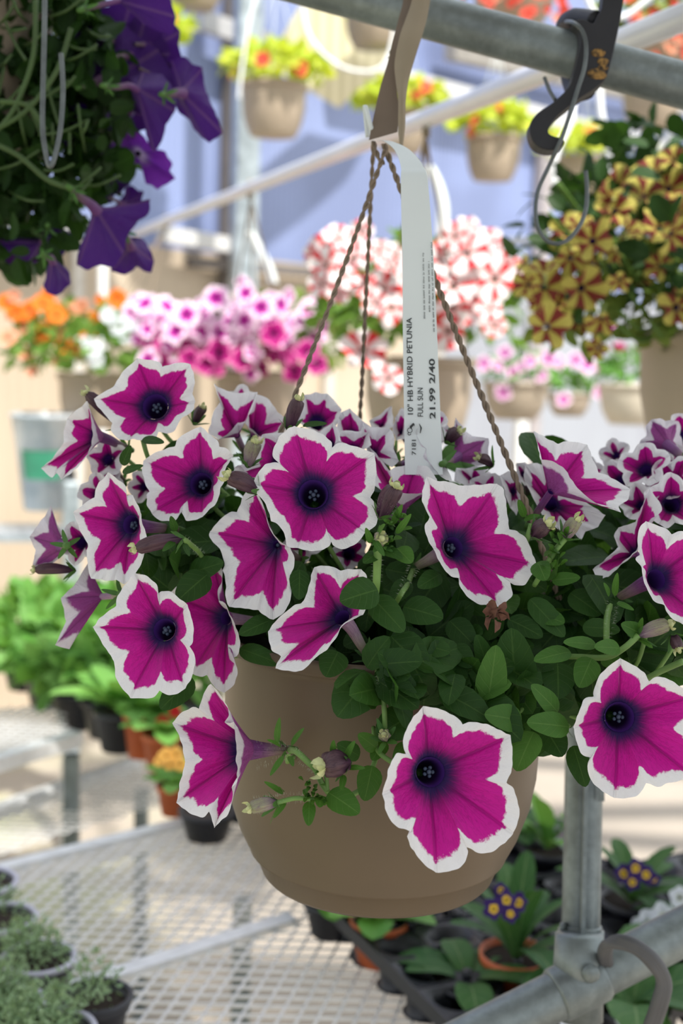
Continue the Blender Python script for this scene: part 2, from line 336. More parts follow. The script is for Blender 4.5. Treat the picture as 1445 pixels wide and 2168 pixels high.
# outline points: (x, y, tag) in crops of scale 3.6125; tag 1 = lobe tip, 2 = notch
CR = {'a': (50,740), 'b': (400,740), 'c': (750,740), 'd': (1045,840), 'e': (50,1000), 'f': (400,1000), 'g': (750,1000), 'h': (1045,1080), 'i': (180,1180), 'j': (340,1420), 'k': (740,1460), 'l': (1045,1360)}
FLW = []
def fl(crop, pts, throat, n, d, tube=None, rt=.0105, h=.016, p=1.5, flip=1, tcol='tube_p', mat='petal', wp=26, tl=.04, stam=True, back=False, par=None):
    ox, oy = CR[crop]; Q = [(ox+q[0]/S, oy+q[1]/S, q[2] if len(q) > 2 else 0) for q in pts]
    nx, ny = n[:2]; nz = math.sqrt(max(.05, 1-nx*nx-ny*ny)); nz = -nz if back else nz
    cx = sum(q[0] for q in Q)/len(Q); cy = sum(q[1] for q in Q)/len(Q)
    rd = ray(cx, cy).normalized(); bx = rd.cross(up_).normalized(); by = bx.cross(rd).normalized()
    nv = (bx*nx+by*ny-rd*nz).normalized(); C3 = P(cx, cy, d)
    tx, ty = ox+throat[0]/S, oy+throat[1]/S
    # resample the outline
    k0 = [i for i, q in enumerate(Q) if q[2] == 1][0]; Q = Q[k0:]+Q[:k0]; n_ = len(Q); pts2 = []
    tg = []
    for i in range(n_):
        p0 = Vector(Q[i-1][:2]); p1 = Vector(Q[i][:2]); p2 = Vector(Q[(i+1) % n_][:2]); tg.append((p2-p0)*.5)
    seq = []
    for i in range(n_):
        a = Vector(Q[i][:2]); b = Vector(Q[(i+1) % n_][:2]); t1 = Q[i][2]; t2 = Q[(i+1) % n_][2]; D = b-a
        ma = D*.9 if t1 else tg[i]; mbb = D*.9 if t2 else tg[(i+1) % n_]
        if ma.length > D.length*1.3: ma = ma*(D.length*1.3/ma.length)
        if mbb.length > D.length*1.3: mbb = mbb*(D.length*1.3/mbb.length)
        ns = max(2, int(D.length/3.2))
        for j in range(ns):
            t = j/ns; h00 = 2*t**3-3*t*t+1; h10 = t**3-2*t*t+t; h01 = -2*t**3+3*t*t; h11 = t**3-t*t
            seq.append((a*h00+ma*h10+b*h01+mbb*h11, t1 if j == 0 else 0))
    seq = [(q[0]+Vector((noise.noise(Vector((i*.21, cx, 1))), noise.noise(Vector((i*.21, cy, 7)))))*2.6, q[1]) for i, q in enumerate(seq)]
    N = len(seq); tips = [i for i, q in enumerate(seq) if q[1] == 1]+[N]; us = [0]*N
    for a, b in zip(tips[:-1], tips[1:]):
        for i in range(a, b): us[i] = tips.index(a)+(i-a)/(b-a)
    nt = len(tips)-1; notch = [i for i, q in enumerate(seq) if q[1] == 2]
    T3 = onplane(tx, ty, C3-nv*h, nv); TP = T3+nv*h
    rim = [onplane(q[0].x, q[0].y, C3, nv) for q in seq]
    rt = min(rt*.84, .42*min((R_-TP).length for R_ in rim)); FLW.append((cx, cy, min(max(abs(q[0]-cx) for q in Q), max(abs(q[1]-cy) for q in Q)), d, tx, ty))
    sd_ = random.random()*50; V = []; A = []; NS = 13
    # orientation of the loop about nv
    area = Vector((0,0,0))
    for i in range(N): area += (rim[i]-C3).cross(rim[(i+1) % N]-C3)
    ccw = area.dot(nv) > 0
    axs = nv.orthogonal().normalized(); ays = nv.cross(axs)
    ring = []
    for R3 in rim:
        v = R3-TP; v -= nv*v.dot(nv); v = v.normalized() if v.length > 1e-6 else axs; ring.append(v)
    for i in range(NS+1):
        s = i/NS; s = s**.85
        for k in range(N+1):
            kk = k % N; R3 = rim[kk]; dist = (R3-TP).length; r1 = rt
            base = T3+ring[kk]*r1
            q = base.lerp(R3, s)
            flat = -h*(1-s)**p + h*(1-s); q = q + nv*flat
            u = us[kk] if k < N else float(nt)
            fr = abs((u+.5) % 1-.5)*2
            ru = noise.noise(Vector((u*2.3+sd_, s*1.2, 3)))*.0048*s**2 + noise.noise(Vector((u*7+sd_, s*2, 9)))*.0024*s**2.5
            ru += .0055*math.cos(u*2*math.pi)*s*(1-s)*2.0 + .0016*math.exp(-(fr/.10)**2)*s
            q = q + (q-CAM).normalized()*ru
            V.append(q)
            dpx = max(20, math.hypot(seq[kk][0].x-tx, seq[kk][0].y-ty))
            wv = min(.50, .5*(wp*1.08/dpx)+.5*.215)
            nd = min([min(abs(kk-z), N-abs(kk-z)) for z in notch] or [99]); wv *= 1+.65*math.exp(-(nd/5)**2)
            td = min([min(abs(kk-z), N-abs(kk-z)) for z in tips] or [99]); wv *= 1-.30*math.exp(-(td/2.2)**2)
            wv *= 1+.25*noise.noise(Vector((u*3, sd_, 1)))
            A.append((u, s, wv))
    Fc = []
    for i in range(NS):
        for k in range(N):
            a = i*(N+1)+k; f = (a, a+N+1, a+N+2, a+1); Fc.append(f if ccw else f[::-1])
    o = obj('flower', mesh('flower', V, Fc, M[mat], True, A), par or basket)
    # tube behind the limb
    if tube: 
        ex, ey = ox+tube[0]/S, oy+tube[1]/S; den = ray(ex, ey).dot(nv)
        E = onplane(ex, ey, C3-nv*(h+tl), nv) if abs(den) > .15 else P(ex, ey, d+.02)
        if (E-T3).length > .085: E = T3+(E-T3).normalized()*.06
    else: E = T3-nv*tl+Vector((0,0,-.006))
    L = (E-T3).length; m1 = T3-nv*(L*.33); 
    pth = smooth_path([T3+nv*.0014, T3.lerp(E,.3)*.6+m1*.4, T3.lerp(E,.65), E], 5); nn = len(pth)
    mb = MB(); sweep_tube(mb, pth, [max(.0026, rt*(1.03 if i == 0 else 1)*(1-i/(nn-1))**1.15+.0028*(i/(nn-1))) for i in range(nn)], 18)
    tb = mb.build('flower_tube', M[tcol], o, attr=True)
    # calyx
    mb = MB(); ax = (E-pth[-3]).normalized(); st = E-ax*.004
    for k in range(5):
        a = k*2*math.pi/5+sd_; sdv = Quaternion(ax, a) @ ax.orthogonal().normalized()
        tip = st+(sdv*.7-ax*.55).normalized()*random.uniform(.010,.015)
        leaf_into(mb, st+ax*.004, tip, .0035, sdv, curl=-.2, rows=5)
    mb.tube([E-ax*.001, E+ax*.006], [.0034,.0022], 8)
    mb.build('sepals', M['sepal'], o, attr=True)
    if stam and not back:
        mb = MB()
        for k in range(5):
            a = k*1.2566+1; q = T3+(axs*math.cos(a)+ays*math.sin(a))*rt*.3-nv*.004
            mb.blob(q, .0014, 8); mb.tube([q, T3-nv*.02], .0004, 5)
        mb.blob(T3-nv*.0015, .0017, 8); mb.build('stamens', M['stamen'], o)
    return E
ends = []
T, N_ = 1, 2
ends.append(fl('a', [(537,375,T),(620,320),(700,268),(715,240,N_),(740,190),(800,130),(870,65,T),(960,75),(1040,95),(1062,132,N_),(1120,110),(1200,98),(1275,115,T),(1300,180),(1306,250),(1288,335,N_),(1314,400,T),(1290,470),(1200,530),(1165,605),(1100,642),(1030,630,N_),(1000,690),(920,702),(850,685),(800,697,T),(720,680),(670,620),(675,560,N_),(620,500),(560,430)], (1010,440), (-.22,.2), .97, rt=.012))
ends.append(fl('b', [(85,588,T),(150,640),(215,700),(228,738,N_),(290,760),(335,812,T),(290,890),(268,960),(265,1010),(238,1060,N_),(235,1110),(210,1170),(100,1280,T),(40,1300),(-20,1310),(-68,1215,N_),(-90,1290),(-150,1312),(-240,1300),(-290,1250,T),(-325,1180),(-320,1110),(-298,1087,N_),(-340,1020),(-356,930),(-350,850,T),(-280,800),(-180,760),(-110,742,N_),(-80,680),(0,625),(60,598)], (95,1030), (-.3,.12), .94, rt=.0115))
ends.append(fl('b', [(800,588,T),(880,600),(1000,640),(1080,700),(1095,752,N_),(1150,712),(1280,740),(1412,792,T),(1426,880),(1428,1000),(1415,1080),(1385,1135,N_),(1430,1200),(1443,1290),(1410,1360),(1355,1395,T),(1300,1459),(1200,1526),(1110,1505),(1083,1470,N_),(1060,1519),(960,1542),(880,1530),(820,1519,T),(750,1500),(735,1430),(690,1345),(628,1315,N_),(600,1210),(560,1150),(505,1090),(490,1020,T),(520,960),(580,885),(640,862),(682,870,N_),(640,820),(650,750),(700,660),(760,600)], (950,1110), (-.08,.10), .90, rt=.0125, tube=(960,1200)))
ends.append(fl('e', [(645,0,T),(720,50),(780,110),(786,180,N_),(830,172),(860,230),(905,320,T),(900,370),(938,480),(935,560,N_),(915,650),(890,720),(840,790),(770,857,T),(735,840),(710,822,N_),(640,828),(580,815),(515,815,T),(495,740),(480,600,N_),(490,550),(430,440),(380,310,T),(440,260),(500,215),(540,190,N_),(560,110),(600,50)], (825,400), (-.48,.12), .93, tube=(1180,440), rt=.009))
ends.append(fl('f', [(490,85,T),(560,230),(605,400,N_),(690,520),(770,568,T),(802,640),(800,730),(765,822,N_),(778,900),(770,985),(720,1070),(645,1125,T),(600,1108),(530,1055,N_),(420,1042),(305,1032,T),(275,950),(285,860),(255,750,N_),(270,690),(240,600),(160,500),(157,450,T),(210,390),(300,312),(368,300,N_),(400,220),(450,120)], (675,555), (-.45,.12), .925, rt=.009))
ends.append(fl('g', [(548,28,T),(640,65),(740,75),(828,105,N_),(900,95),(1000,90),(1092,88,T),(1140,140),(1165,300),(1184,435,N_),(1250,450),(1330,540),(1370,650),(1391,710,T),(1350,790),(1300,862),(1220,858),(1188,835,N_),(1204,900),(1195,960),(1105,1032,T),(1020,1015),(930,1000),(850,930),(800,860),(803,812,N_),(740,790),(660,710),(600,578,T),(560,520),(535,420),(572,343,N_),(530,260),(513,190),(530,110)], (750,575), (.36,.10), .915, tube=(455,730), rt=.009, tcol='tube_g'))
ends.append(fl('i', [(385,118,T),(460,140),(530,190),(557,245),(550,285,N_),(590,256),(660,265),(720,318),(780,362,T),(810,440),(828,560),(825,650),(798,683,N_),(832,740),(836,830),(812,920),(765,1003,T),(700,1045),(630,1053),(570,1018,N_),(530,1070),(440,1080),(350,1077,T),(290,1010),(240,920),(224,800,N_),(180,730),(110,620),(65,530,T),(110,470),(190,405),(235,370,N_),(250,290),(310,205),(350,150)], (612,555), (-.33,.15), .895, rt=.0095))
ends.append(fl('i', [(990,22,T),(1040,70),(1052,160),(1015,260),(1022,335,N_),(1070,345),(1110,440),(1165,555,T),(1184,650),(1165,745),(1108,780,N_),(1152,830),(1163,900),(1130,980),(1070,1033,T),(1000,1000),(925,900,N_),(880,915),(820,895,T),(740,800),(680,650,N_),(640,500),(620,380),(650,270,T),(730,200),(830,140),(880,142,N_),(900,90),(950,45)], (1085,465), (-.55,.06), .935, tube=(1420,500), rt=.009, tcol='tube_g', stam=False))
ends.append(fl('f', [(960,722,T),(1060,715),(1160,745,N_),(1240,745),(1315,740,T),(1360,800),(1375,950,N_),(1362,1020),(1332,1090,T),(1240,1130),(1170,1180),(1130,1260),(1040,1370),(965,1416,N_),(900,1490),(834,1521),(740,1515),(657,1499,T),(690,1430),(700,1405,N_),(630,1350),(605,1220,T),(640,1160),(720,1080),(800,1020),(855,1000,N_),(890,950),(920,850),(940,770)], (1175,1115), (-.42,.30), .885, tube=(1395,1440), rt=.009, tcol='tube_g', stam=False))
eA10 = fl('j', [(385,102,T),(450,180),(505,270),(521,340),(488,390,N_),(520,400),(560,392,T),(568,480),(575,560),(583,625),(572,680),(586,740),(580,850),(543,895,N_),(550,960),(520,1090),(450,1160),(410,1207,T),(395,1140),(367,1078,N_),(340,1115),(310,1120),(220,1090),(120,1010,T),(150,850),(190,700,N_),(175,640),(150,520),(90,398,T),(160,320),(250,280),(293,290,N_),(320,200),(360,120)], (650,605), (-.76,.03), .885, tube=(985,605), rt=.0125, h=.028, p=1.12, tl=.030, stam=False)
ends.append(fl('k', [(562,127,T),(680,145),(790,195),(845,240),(858,267,N_),(920,247),(1040,262),(1140,305),(1228,355,T),(1244,450),(1240,580),(1220,660),(1196,712,N_),(1250,760),(1290,880),(1287,1000),(1248,1105,T),(1180,1175),(1080,1245),(980,1247),(898,1200,N_),(900,1270),(840,1360),(740,1394),(655,1399,T),(570,1340),(480,1220),(440,1120),(468,1086,N_),(400,1065),(340,1030),(290,960),(265,870),(247,800,T),(280,680),(310,560),(360,492),(428,492,N_),(405,420),(420,320),(490,210)], (610,630), (.22,-.05), .835, rt=.0125, h=.018, tube=(520,640)))
ends.append(fl('l', [(963,124,T),(1060,170),(1150,230),(1184,292,N_),(1240,266),(1330,280),(1440,340),(1560,400,T),(1560,520),(1500,680,N_),(1540,760),(1570,880),(1530,1040,T),(1445,1050),(1330,1078),(1260,1108),(1164,1072,N_),(1120,1150),(1040,1187),(920,1195,T),(820,1130),(740,1050),(715,950),(738,882,N_),(670,850),(625,740),(607,645,T),(640,560),(690,440),(764,408,N_),(772,330),(820,240),(890,175)], (955,570), (.16,-.04), .87, rt=.0125, h=.018, tube=(880,560)))
ends.append(fl('h', [(1160,83,T),(1250,120),(1330,155),(1362,182,N_),(1420,160),(1500,165),(1600,210,T),(1660,350),(1620,470,N_),(1690,600),(1640,900,T),(1560,905),(1445,876),(1340,815),(1302,730,N_),(1220,690),(1165,600),(1135,510,T),(1130,440),(1083,375),(1112,345,N_),(1100,250),(1105,160)], (1235,530), (.48,.1), .90, tube=(925,680), rt=.0085, stam=False))
ends.append(fl('d', [(300,262,T),(400,318),(490,355,N_),(600,342),(716,368,T),(750,460),(800,575,N_),(920,630),(1046,710,T),(1020,790),(955,832),(972,885),(920,850,T),(800,825),(680,740,N_),(600,650),(540,550),(440,492),(358,480,T),(340,400,N_),(320,320)], (430,735), (.45,.62), .935, tube=(270,970), rt=.009, h=.02, p=1.15, stam=False))
# flowers further back
ends.append(fl('a', [(488,393,T),(510,500),(525,620),(520,730,N_),(460,845),(380,930),(285,1002,T),(245,925,N_),(210,978),(135,910,T),(230,815),(305,715,N_),(310,620),(335,520,T),(400,462),(440,440,N_)], (575,665), (-.70,.15), .99, tube=(800,760), rt=.009, h=.02, p=1.2, stam=False))
ends.append(fl('b', [(190,258,T),(250,300),(360,335,N_),(522,325,T),(490,430),(430,550),(370,560,N_),(310,630),(225,690,T),(150,640),(165,560,N_),(190,470),(240,400,T),(210,330,N_)], (370,665), (-.25,.62), 1.01, tube=(430,800), rt=.009, p=1.2, stam=False, tcol='tube_g'))
fl('b', [(520,345,T),(600,372),(680,480,N_),(760,545,T),(740,620),(640,690,N_),(540,670,T),(480,610),(420,560,N_),(440,440,T),(480,380,N_)], (490,660), (.1,.45), 1.04, stam=False)
fl('b', [(880,350,T),(970,328,N_),(1060,335,T),(1110,380,N_),(1166,465,T),(1140,560),(1090,610,N_),(1000,640,T),(900,600,N_),(820,540,T),(850,430,N_)], (975,570), (.05,.4), 1.03, stam=False)
fl('b', [(560,650,T),(650,635,N_),(770,630,T),(860,720,N_),(900,850,T),(700,960,N_),(520,1020,T),(400,1010),(345,900,T),(385,888),(430,930,N_),(465,880),(520,740)], (720,850), (-.1,.35), .96, stam=False)
fl('b', [(1100,560,T),(1140,620),(1163,700,N_),(1250,760,T),(1130,800,N_),(1000,760,T),(980,640,N_)], (1080,740), (-.1,.6), .955, stam=False)
fl('b', [(1140,520,T),(1160,480),(1230,452,T),(1330,548,N_),(1400,600,T),(1380,700,N_),(1200,700,T),(1120,620,N_)], (1250,680), (0,.5), 1.02, stam=False)
fl('b', [(1130,650,T),(1180,620),(1260,622,N_),(1375,635,T),(1395,730,N_),(1300,790,T),(1200,800,N_),(1110,730,T)], (1250,780), (0,.55), .985, stam=False)
fl('c', [(70,560,T),(110,590),(200,592,N_),(270,610,T),(305,660),(300,760,N_),(340,850,T),(290,900,N_),(190,860,T),(120,760,N_),(40,640,T)], (150,800), (-.35,.35), .985, stam=False)
fl('c', [(90,725,T),(150,780),(230,880),(270,925,N_),(350,890),(470,885,T),(570,905),(625,990,N_),(620,1060),(525,1095,T),(440,1102),(350,1098,N_),(230,1080),(160,1045,T),(100,900,N_)], (370,1210), (.0,.8), .955, tube=(260,1320), rt=.008, h=.02, p=1.15, stam=False)
fl('c', [(485,560,T),(520,640),(610,725,N_),(625,830),(700,890,T),(748,1005,N_),(680,990),(620,930,T),(560,840),(545,760,N_),(500,700),(475,650,T)], (450,850), (.62,.35), .965, tube=(340,880), rt=.007, h=.02, p=1.2, stam=False)
fl('c', [(770,515,T),(850,620),(905,660,N_),(1025,680,T),(1020,790),(1000,880,N_),(930,890,T),(850,860,N_),(800,740,T),(760,600,N_)], (790,815), (.55,.3), 1.02, tube=(680,870), rt=.008, h=.02, p=1.2, stam=False, back=True)
fl('c', [(655,525,T),(710,570,N_),(735,620,T),(700,700,N_),(650,720,T),(610,640,N_)], (670,640), (.2,.5), 1.06, stam=False)
fl('c', [(110,545,T),(190,500),(280,430,T),(300,520),(300,590,N_),(200,620,T),(130,600,N_)], (210,590), (-.3,.5), 1.07, stam=False)
fl('c', [(310,530,T),(360,450),(400,500,T),(390,680,N_),(320,700,T),(290,620,N_)], (360,640), (-.3,.4), 1.06, stam=False)
fl('c', [(780,900,T),(850,910,N_),(920,890,T),(980,900),(1040,940,N_),(1060,1010,T),(960,1060,N_),(850,1050,T),(760,1000,N_)], (920,1010), (0,.6), 1.03, stam=False)
fl('c', [(880,1000,T),(960,960,N_),(1080,945,T),(1150,1000,N_),(1120,1090,T),(1000,1110,N_),(870,1080,T)], (1010,1070), (0,.6), 1.01, stam=False)
fl('c', [(1110,960,T),(1180,930,N_),(1260,930,T),(1290,1060,N_),(1270,1180,T),(1240,1270,N_),(1190,1210,T),(1150,1120,N_)], (1210,1090), (.3,.2), 1.0, stam=False)
fl('d', [(170,510,T),(240,500,N_),(290,530,T),(300,640,N_),(240,680,T),(180,620,N_)], (230,600), (-.1,.3), 1.04, stam=False)
fl('d', [(240,515,T),(330,505,N_),(410,545,T),(560,720,N_),(760,840,T),(850,905,N_),(800,1000,T),(700,1030,N_),(668,1097,T),(600,1020,N_),(500,1025,T),(390,930,N_),(320,820,T),(255,680,N_),(228,640,T)], (440,830), (-.1,.35), .985, stam=False, wp=40)
fl('d', [(1190,700,T),(1285,850),(1200,935,N_),(1150,1060),(1095,1185,T),(950,1310),(870,1380,N_),(800,1392),(758,1322,T),(880,1215),(945,1150,N_),(920,1060),(950,1000,T),(1080,960,N_)], (1080,1200), (-.5,.45), .955, stam=False)
for (x, y, R, n, d, bk) in [(1310,1010,48,(-.3,.5),1.03,0),(1362,985,58,(-.25,.55),1.0,0),(1420,1010,55,(-.2,.6),.99,0),(1400,935,55,(-.5,.3),1.05,1),(1448,918,50,(.1,.5),1.06,0),(1425,1062,60,(.2,.3),.965,0),(1352,1062,46,(-.3,.55),.98,0),(1440,985,45,(.2,.4),1.03,0),(1300,960,34,(-.3,.4),1.08,0),
        (165,1148,48,(-.55,.1),.98,0),(205,1045,44,(-.4,.2),1.0,0),(225,970,44,(-.3,.3),1.02,0),(232,1015,30,(.2,.3),1.03,0),(505,850,40,(-.3,.5),1.08,0),(300,1030,34,(-.4,.1),1.03,0),(640,1150,42,(0,.3),1.0,0),(740,1170,40,(.2,.2),1.0,0),(905,900,45,(.2,.3),1.05,0),(1240,1000,40,(0,.5),1.07,0)]:
    pts = []; a0 = random.uniform(0, 6.28); sq = math.sqrt(max(.2, 1-n[0]**2-n[1]**2))
    for k in range(20):
        a = a0+k*2*math.pi/20; fr = (k % 4); rr = R*(1.06 if fr == 0 else .98 if fr in (1,3) else .80)*random.uniform(.94,1.06)
        ca, sa = math.cos(a), math.sin(a); ln = math.hypot(n[0], n[1])+1e-6; e = (n[0]/ln, -n[1]/ln); dt = ca*e[0]+sa*e[1]
        vx = ca-e[0]*dt*(1-sq); vy = sa-e[1]*dt*(1-sq)
        pts.append(((x+vx*rr-50)*S, (y+vy*rr-740)*S, 1 if fr == 0 else 2 if fr == 2 else 0))
    fl('a', pts, ((x-50-n[0]*R*.4)*S, (y-740+n[1]*R*.4)*S), n, d, stam=False, back=bool(bk), wp=22, rt=.008)
# seen from behind, far left
fl('e', [(208,250,T),(150,350),(110,400,N_),(45,490,T),(90,600,N_),(65,730,T),(150,740),(215,715,N_),(322,600,T),(300,480),(250,380,N_)], (285,560), (-.45,.1), .995, rt=.006, h=.018, p=1.2, stam=False, back=True, tube=(330,560))
fl('e', [(492,690,T),(440,780),(390,860,N_),(285,960,T),(325,1140,N_),(240,1320,T),(290,1345),(345,1350,N_),(400,1200,T),(440,1050),(490,900,N_)], (610,950), (-.78,-.05), .985, tube=(745,935), rt=.010, h=.02, p=1.1, stam=False, back=True, tcol='tube_g')
# ---- buds: (base px, tip px, radius m, depth, style)
def bud(x0, y0, x1, y1, r, d, style='d', sep=5):
    a, b = P(x0, y0, d+.004), P(x1, y1, d-.004); ax = (b-a).normalized(); L = (b-a).length
    mb = MB(); n = 9; pts = [a+ax*(L*i/n)+Vector((0,0,.0012*math.sin(3*i/n))) for i in range(n+1)]
    rad = [r*(.35+.65*math.sin(math.pi*min(1,(i/n)*.75+.05)))*(1 if i < n else .45) for i in range(n+1)]
    V = []; A = []; Fc = []; nn = ax.orthogonal().normalized(); bb = ax.cross(nn); K = 20
    for i in range(n+1):
        for k in range(K+1):
            t = 2*math.pi*k/K; rr = rad[i]*(1+.16*math.cos(5*t+i*.35)); V.append(pts[i]+nn*(rr*math.cos(t))+bb*(rr*math.sin(t))); A.append((5*k/K, .3+.7*i/n, 0))
    for i in range(n):
        for k in range(K): q = i*(K+1)+k; Fc.append((q, q+K+1, q+K+2, q+1))
    mb.add(V, Fc, A); o = mb.build('flower_bud', M['budp'] if style == 'd' else M['tube_g'], basket, attr=True)
    mb = MB()
    for k in range(5):
        v = Quaternion(ax, k*1.2566+x0) @ nn; q = b+v*r*.45-ax*.001; e = q+(ax+v*random.uniform(.2,1.4)).normalized()*r*random.uniform(.7,1.3)
        leaf_into(mb, q, e, r*.75, v, curl=.5, rows=4)
    mb.blob(b, r*.5, 8); mb.build('bud_tip', M['budtip'], o, attr=False)
    mb = MB()
    for k in range(sep):
        v = Quaternion(ax, k*2*math.pi/sep+y0) @ nn; e = a+(v*.75+ax*.6).normalized()*random.uniform(.011,.017)
        leaf_into(mb, a-ax*.002, e, .0038, v, curl=-.15, rows=5)
    mb.build('sepals', M['sepal'], o, attr=True); return a
bud(385,1140,285,1162,.0052,.905); bud(548,1040,482,1008,.0060,.905); bud(805,1095,838,1030,.0066,.885); bud(1128,1135,1160,1110,.0060,.90)
bud(612,910,632,845,.0052,.945); bud(262,905,182,832,.0050,1.0); bud(155,1208,72,1206,.0040,.99); bud(585,1700,528,1712,.0046,.855,'g'); bud(1350,1345,1418,1322,.0052,.90,'g')
bud(738,1615,682,1622,.0085,.85); bud(412,895,430,862,.004,1.02); bud(945,935,972,912,.005,1.01); bud(1040,985,1012,968,.004,1.0); bud(525,985,540,935,.0055,.94,'g'); bud(1425,1345,1435,1375,.004,.90); bud(1195,1140,1222,1100,.005,.905,'g'); bud(803,1150,808,1140,.005,.868,'g'); bud(815,1565,812,1555,.004,.87,'g')
# withered brown flower
mb = MB()
for k in range(14):
    c = P(1045+random.uniform(-14,14), 1300+random.uniform(-10,14), .895); leaf_into(mb, c, c+rdir()*.010, .006, rdir(), curl=.8, rows=3)
mb.build('withered_flower', plain('withered_brown', (.16,.07,.045), .9, scale=300), basket)
# ---- stems
sm = MB()
def stem(pts, r=.0019, d0=.9):
    q = [p if isinstance(p, Vector) else P(p[0], p[1], p[2] if len(p) > 2 else d0) for p in pts]; pp = smooth_path(q, 5); n = len(pp)
    sm.tube(pp, [r*(1-.2*i/n) for i in range(n)], 8)
stem([eA10,(628,1592,.872),(650,1612,.865),(668,1630,.865),(685,1665,.865),(715,1690,.87),(770,1665,.872),(800,1590,.89)], .0023)
stem([(585,1700,.857),(625,1690,.86),(665,1692,.862),(700,1690,.867)], .0018)
stem([(690,1640,.865),(693,1675,.865)], .0016)
stem([ends[8],(806,1440,.885),(813,1500,.876),(815,1560,.88)], .0022)
stem([(800,1158,.869),(798,1200,.875),(795,1250,.885),(785,1300,.93)], .0030)
stem([ends[5],(868,1222,.94),(862,1238,.93),(850,1255,.90),(830,1290,.93)], .0023)
stem([ends[11],(1286,1295,.93),(1283,1350,.905),(1285,1400,.93)], .0026)
stem([(1350,1345,.90),(1320,1372,.90),(1280,1392,.91),(1200,1390,.93),(1100,1400,.95)], .0024)
stem([(385,1140,.909),(400,1150,.915),(425,1175,.94),(448,1225,1.0),(500,1320,1.06)], .0020)
stem([(1175,1165,.905),(1160,1190,.905),(1130,1240,.92)], .0022); stem([(1195,1140,.905),(1175,1165,.905)], .0024)
stem([(1125,1110,.93),(1115,1140,.93),(1100,1180,.95)], .0022); stem([(1445,1400,.90),(1400,1420,.91),(1360,1440,.92),(1320,1450,.95)], .0024)
stem([(1370,1330,.92),(1350,1400,.93),(1320,1440,.96)], .0018); stem([(1430,1360,.92),(1390,1420,.93),(1350,1460,.96)], .0018)
stem([(300,920,.98),(310,960,.98),(330,1010,1.0)], .002); stem([(640,960,.96),(600,1000,.97)], .002)
stem([(840,1620,.87),(800,1590,.88),(790,1540,.9)], .0020); stem([(1040,1530,.89),(1080,1520,.90),(1120,1500,.92),(1160,1560,.91),(1205,1535,.90)], .0018)
for E in ends+[eA10]:
    x, y, z = proj(E)
    if x > 1430: continue
    tx = x+(815-x)*.25; sm.tube(smooth_path([E, E+Vector((0,.012,-.012)), E.lerp(Vector((PX,PY,HT+ZB)), .35)+Vector((0,0,-.012)), E.lerp(Vector((PX,PY,HT+ZB-.01)), .8)], 5), .0018, 7)
sm.build('stem', M['stem'], basket)
# ---- leaves placed from the photograph's view of the plant: (base, tip, width px) in the crop (500,1150) x1.529
fol = MB(); fo2 = MB()
def pl(bx, by, tx, ty, wpx, d=.9, light=0, tilt=0.0, raw=False):
    if not raw: bx, by, tx, ty, wpx = 500+bx/1.529, 1150+by/1.529, 500+tx/1.529, 1150+ty/1.529, wpx/1.529
    my = (by+ty)/2; mx = (bx+tx)/2; pf = potfront(mx)-.012
    if my > 1360 and pf < d: d = pf
    a, b = P(bx, by, d+.006), P(tx, ty, d-.008-tilt); vd = -(ray(mx, my).normalized())
    nr = (vd + Vector((0,0,.35)) + rdir()*.18).normalized()
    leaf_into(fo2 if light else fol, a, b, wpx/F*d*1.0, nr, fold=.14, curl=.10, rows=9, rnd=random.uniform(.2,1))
for q in [(458,150,338,185,105,.862),(440,175,541,284,88,.885),(540,205,667,240,95,.905),(500,300,612,418,122,.895),(605,527,620,368,168,.90),(440,425,325,558,145,.885),
          (812,522,842,335,94,.885,1),(905,500,890,280,135,.91),(1082,350,966,376,60,.89,1),(1165,328,1063,318,44,.89,1),(1242,340,1163,334,52,.885,1),(1150,372,1110,464,80,.895,1),
          (1042,548,960,460,62,.88,1),(1078,595,945,578,80,.875,1),(925,575,808,553,84,.875,1),(962,610,905,734,90,.875,1),(1040,385,1042,502,105,.91),(560,560,458,622,110,.88),
          (820,590,722,553,72,.885),(1090,655,1130,787,68,.895),(950,180,1062,300,72,.92),(1020,120,1110,110,42,.93,1),(975,60,1000,118,62,.90,1),(440,720,415,832,76,.87,1),
          (298,806,396,872,82,.858,1),(236,835,234,912,40,.858,1),(272,815,270,852,36,.856,1),(455,665,398,620,52,.875,1),(400,690,330,650,55,.875),(1320,300,1250,262,52,.90,1),(205,85,203,180,62,.90),
          (120,245,10,292,62,.92),(10,340,140,388,62,.93),(1000,600,1055,688,90,.895),(660,100,590,140,60,.92),(690,250,770,330,80,.92),(700,330,760,400,70,.92),(330,350,290,430,90,.93),(420,300,350,330,70,.94),
          (980,230,1060,255,60,.92,1),(880,245,990,300,70,.92),(1190,420,1250,440,60,.94),(1260,450,1330,500,70,.94),(1120,270,1240,280,60,.92),(1080,160,1180,230,80,.94),(870,350,960,330,70,.925),(1180,370,1260,400,50,.92,1),
          (560,120,500,190,60,.925),(600,330,690,350,70,.93),(740,420,700,520,90,.92),(820,420,780,300,60,.93),(1070,460,1010,440,60,.92),(860,600,800,640,60,.90),(480,640,440,700,50,.885,1),(545,645,510,700,34,.88,1)]:
    pl(*q[:6], light=q[6] if len(q) > 6 else 0)
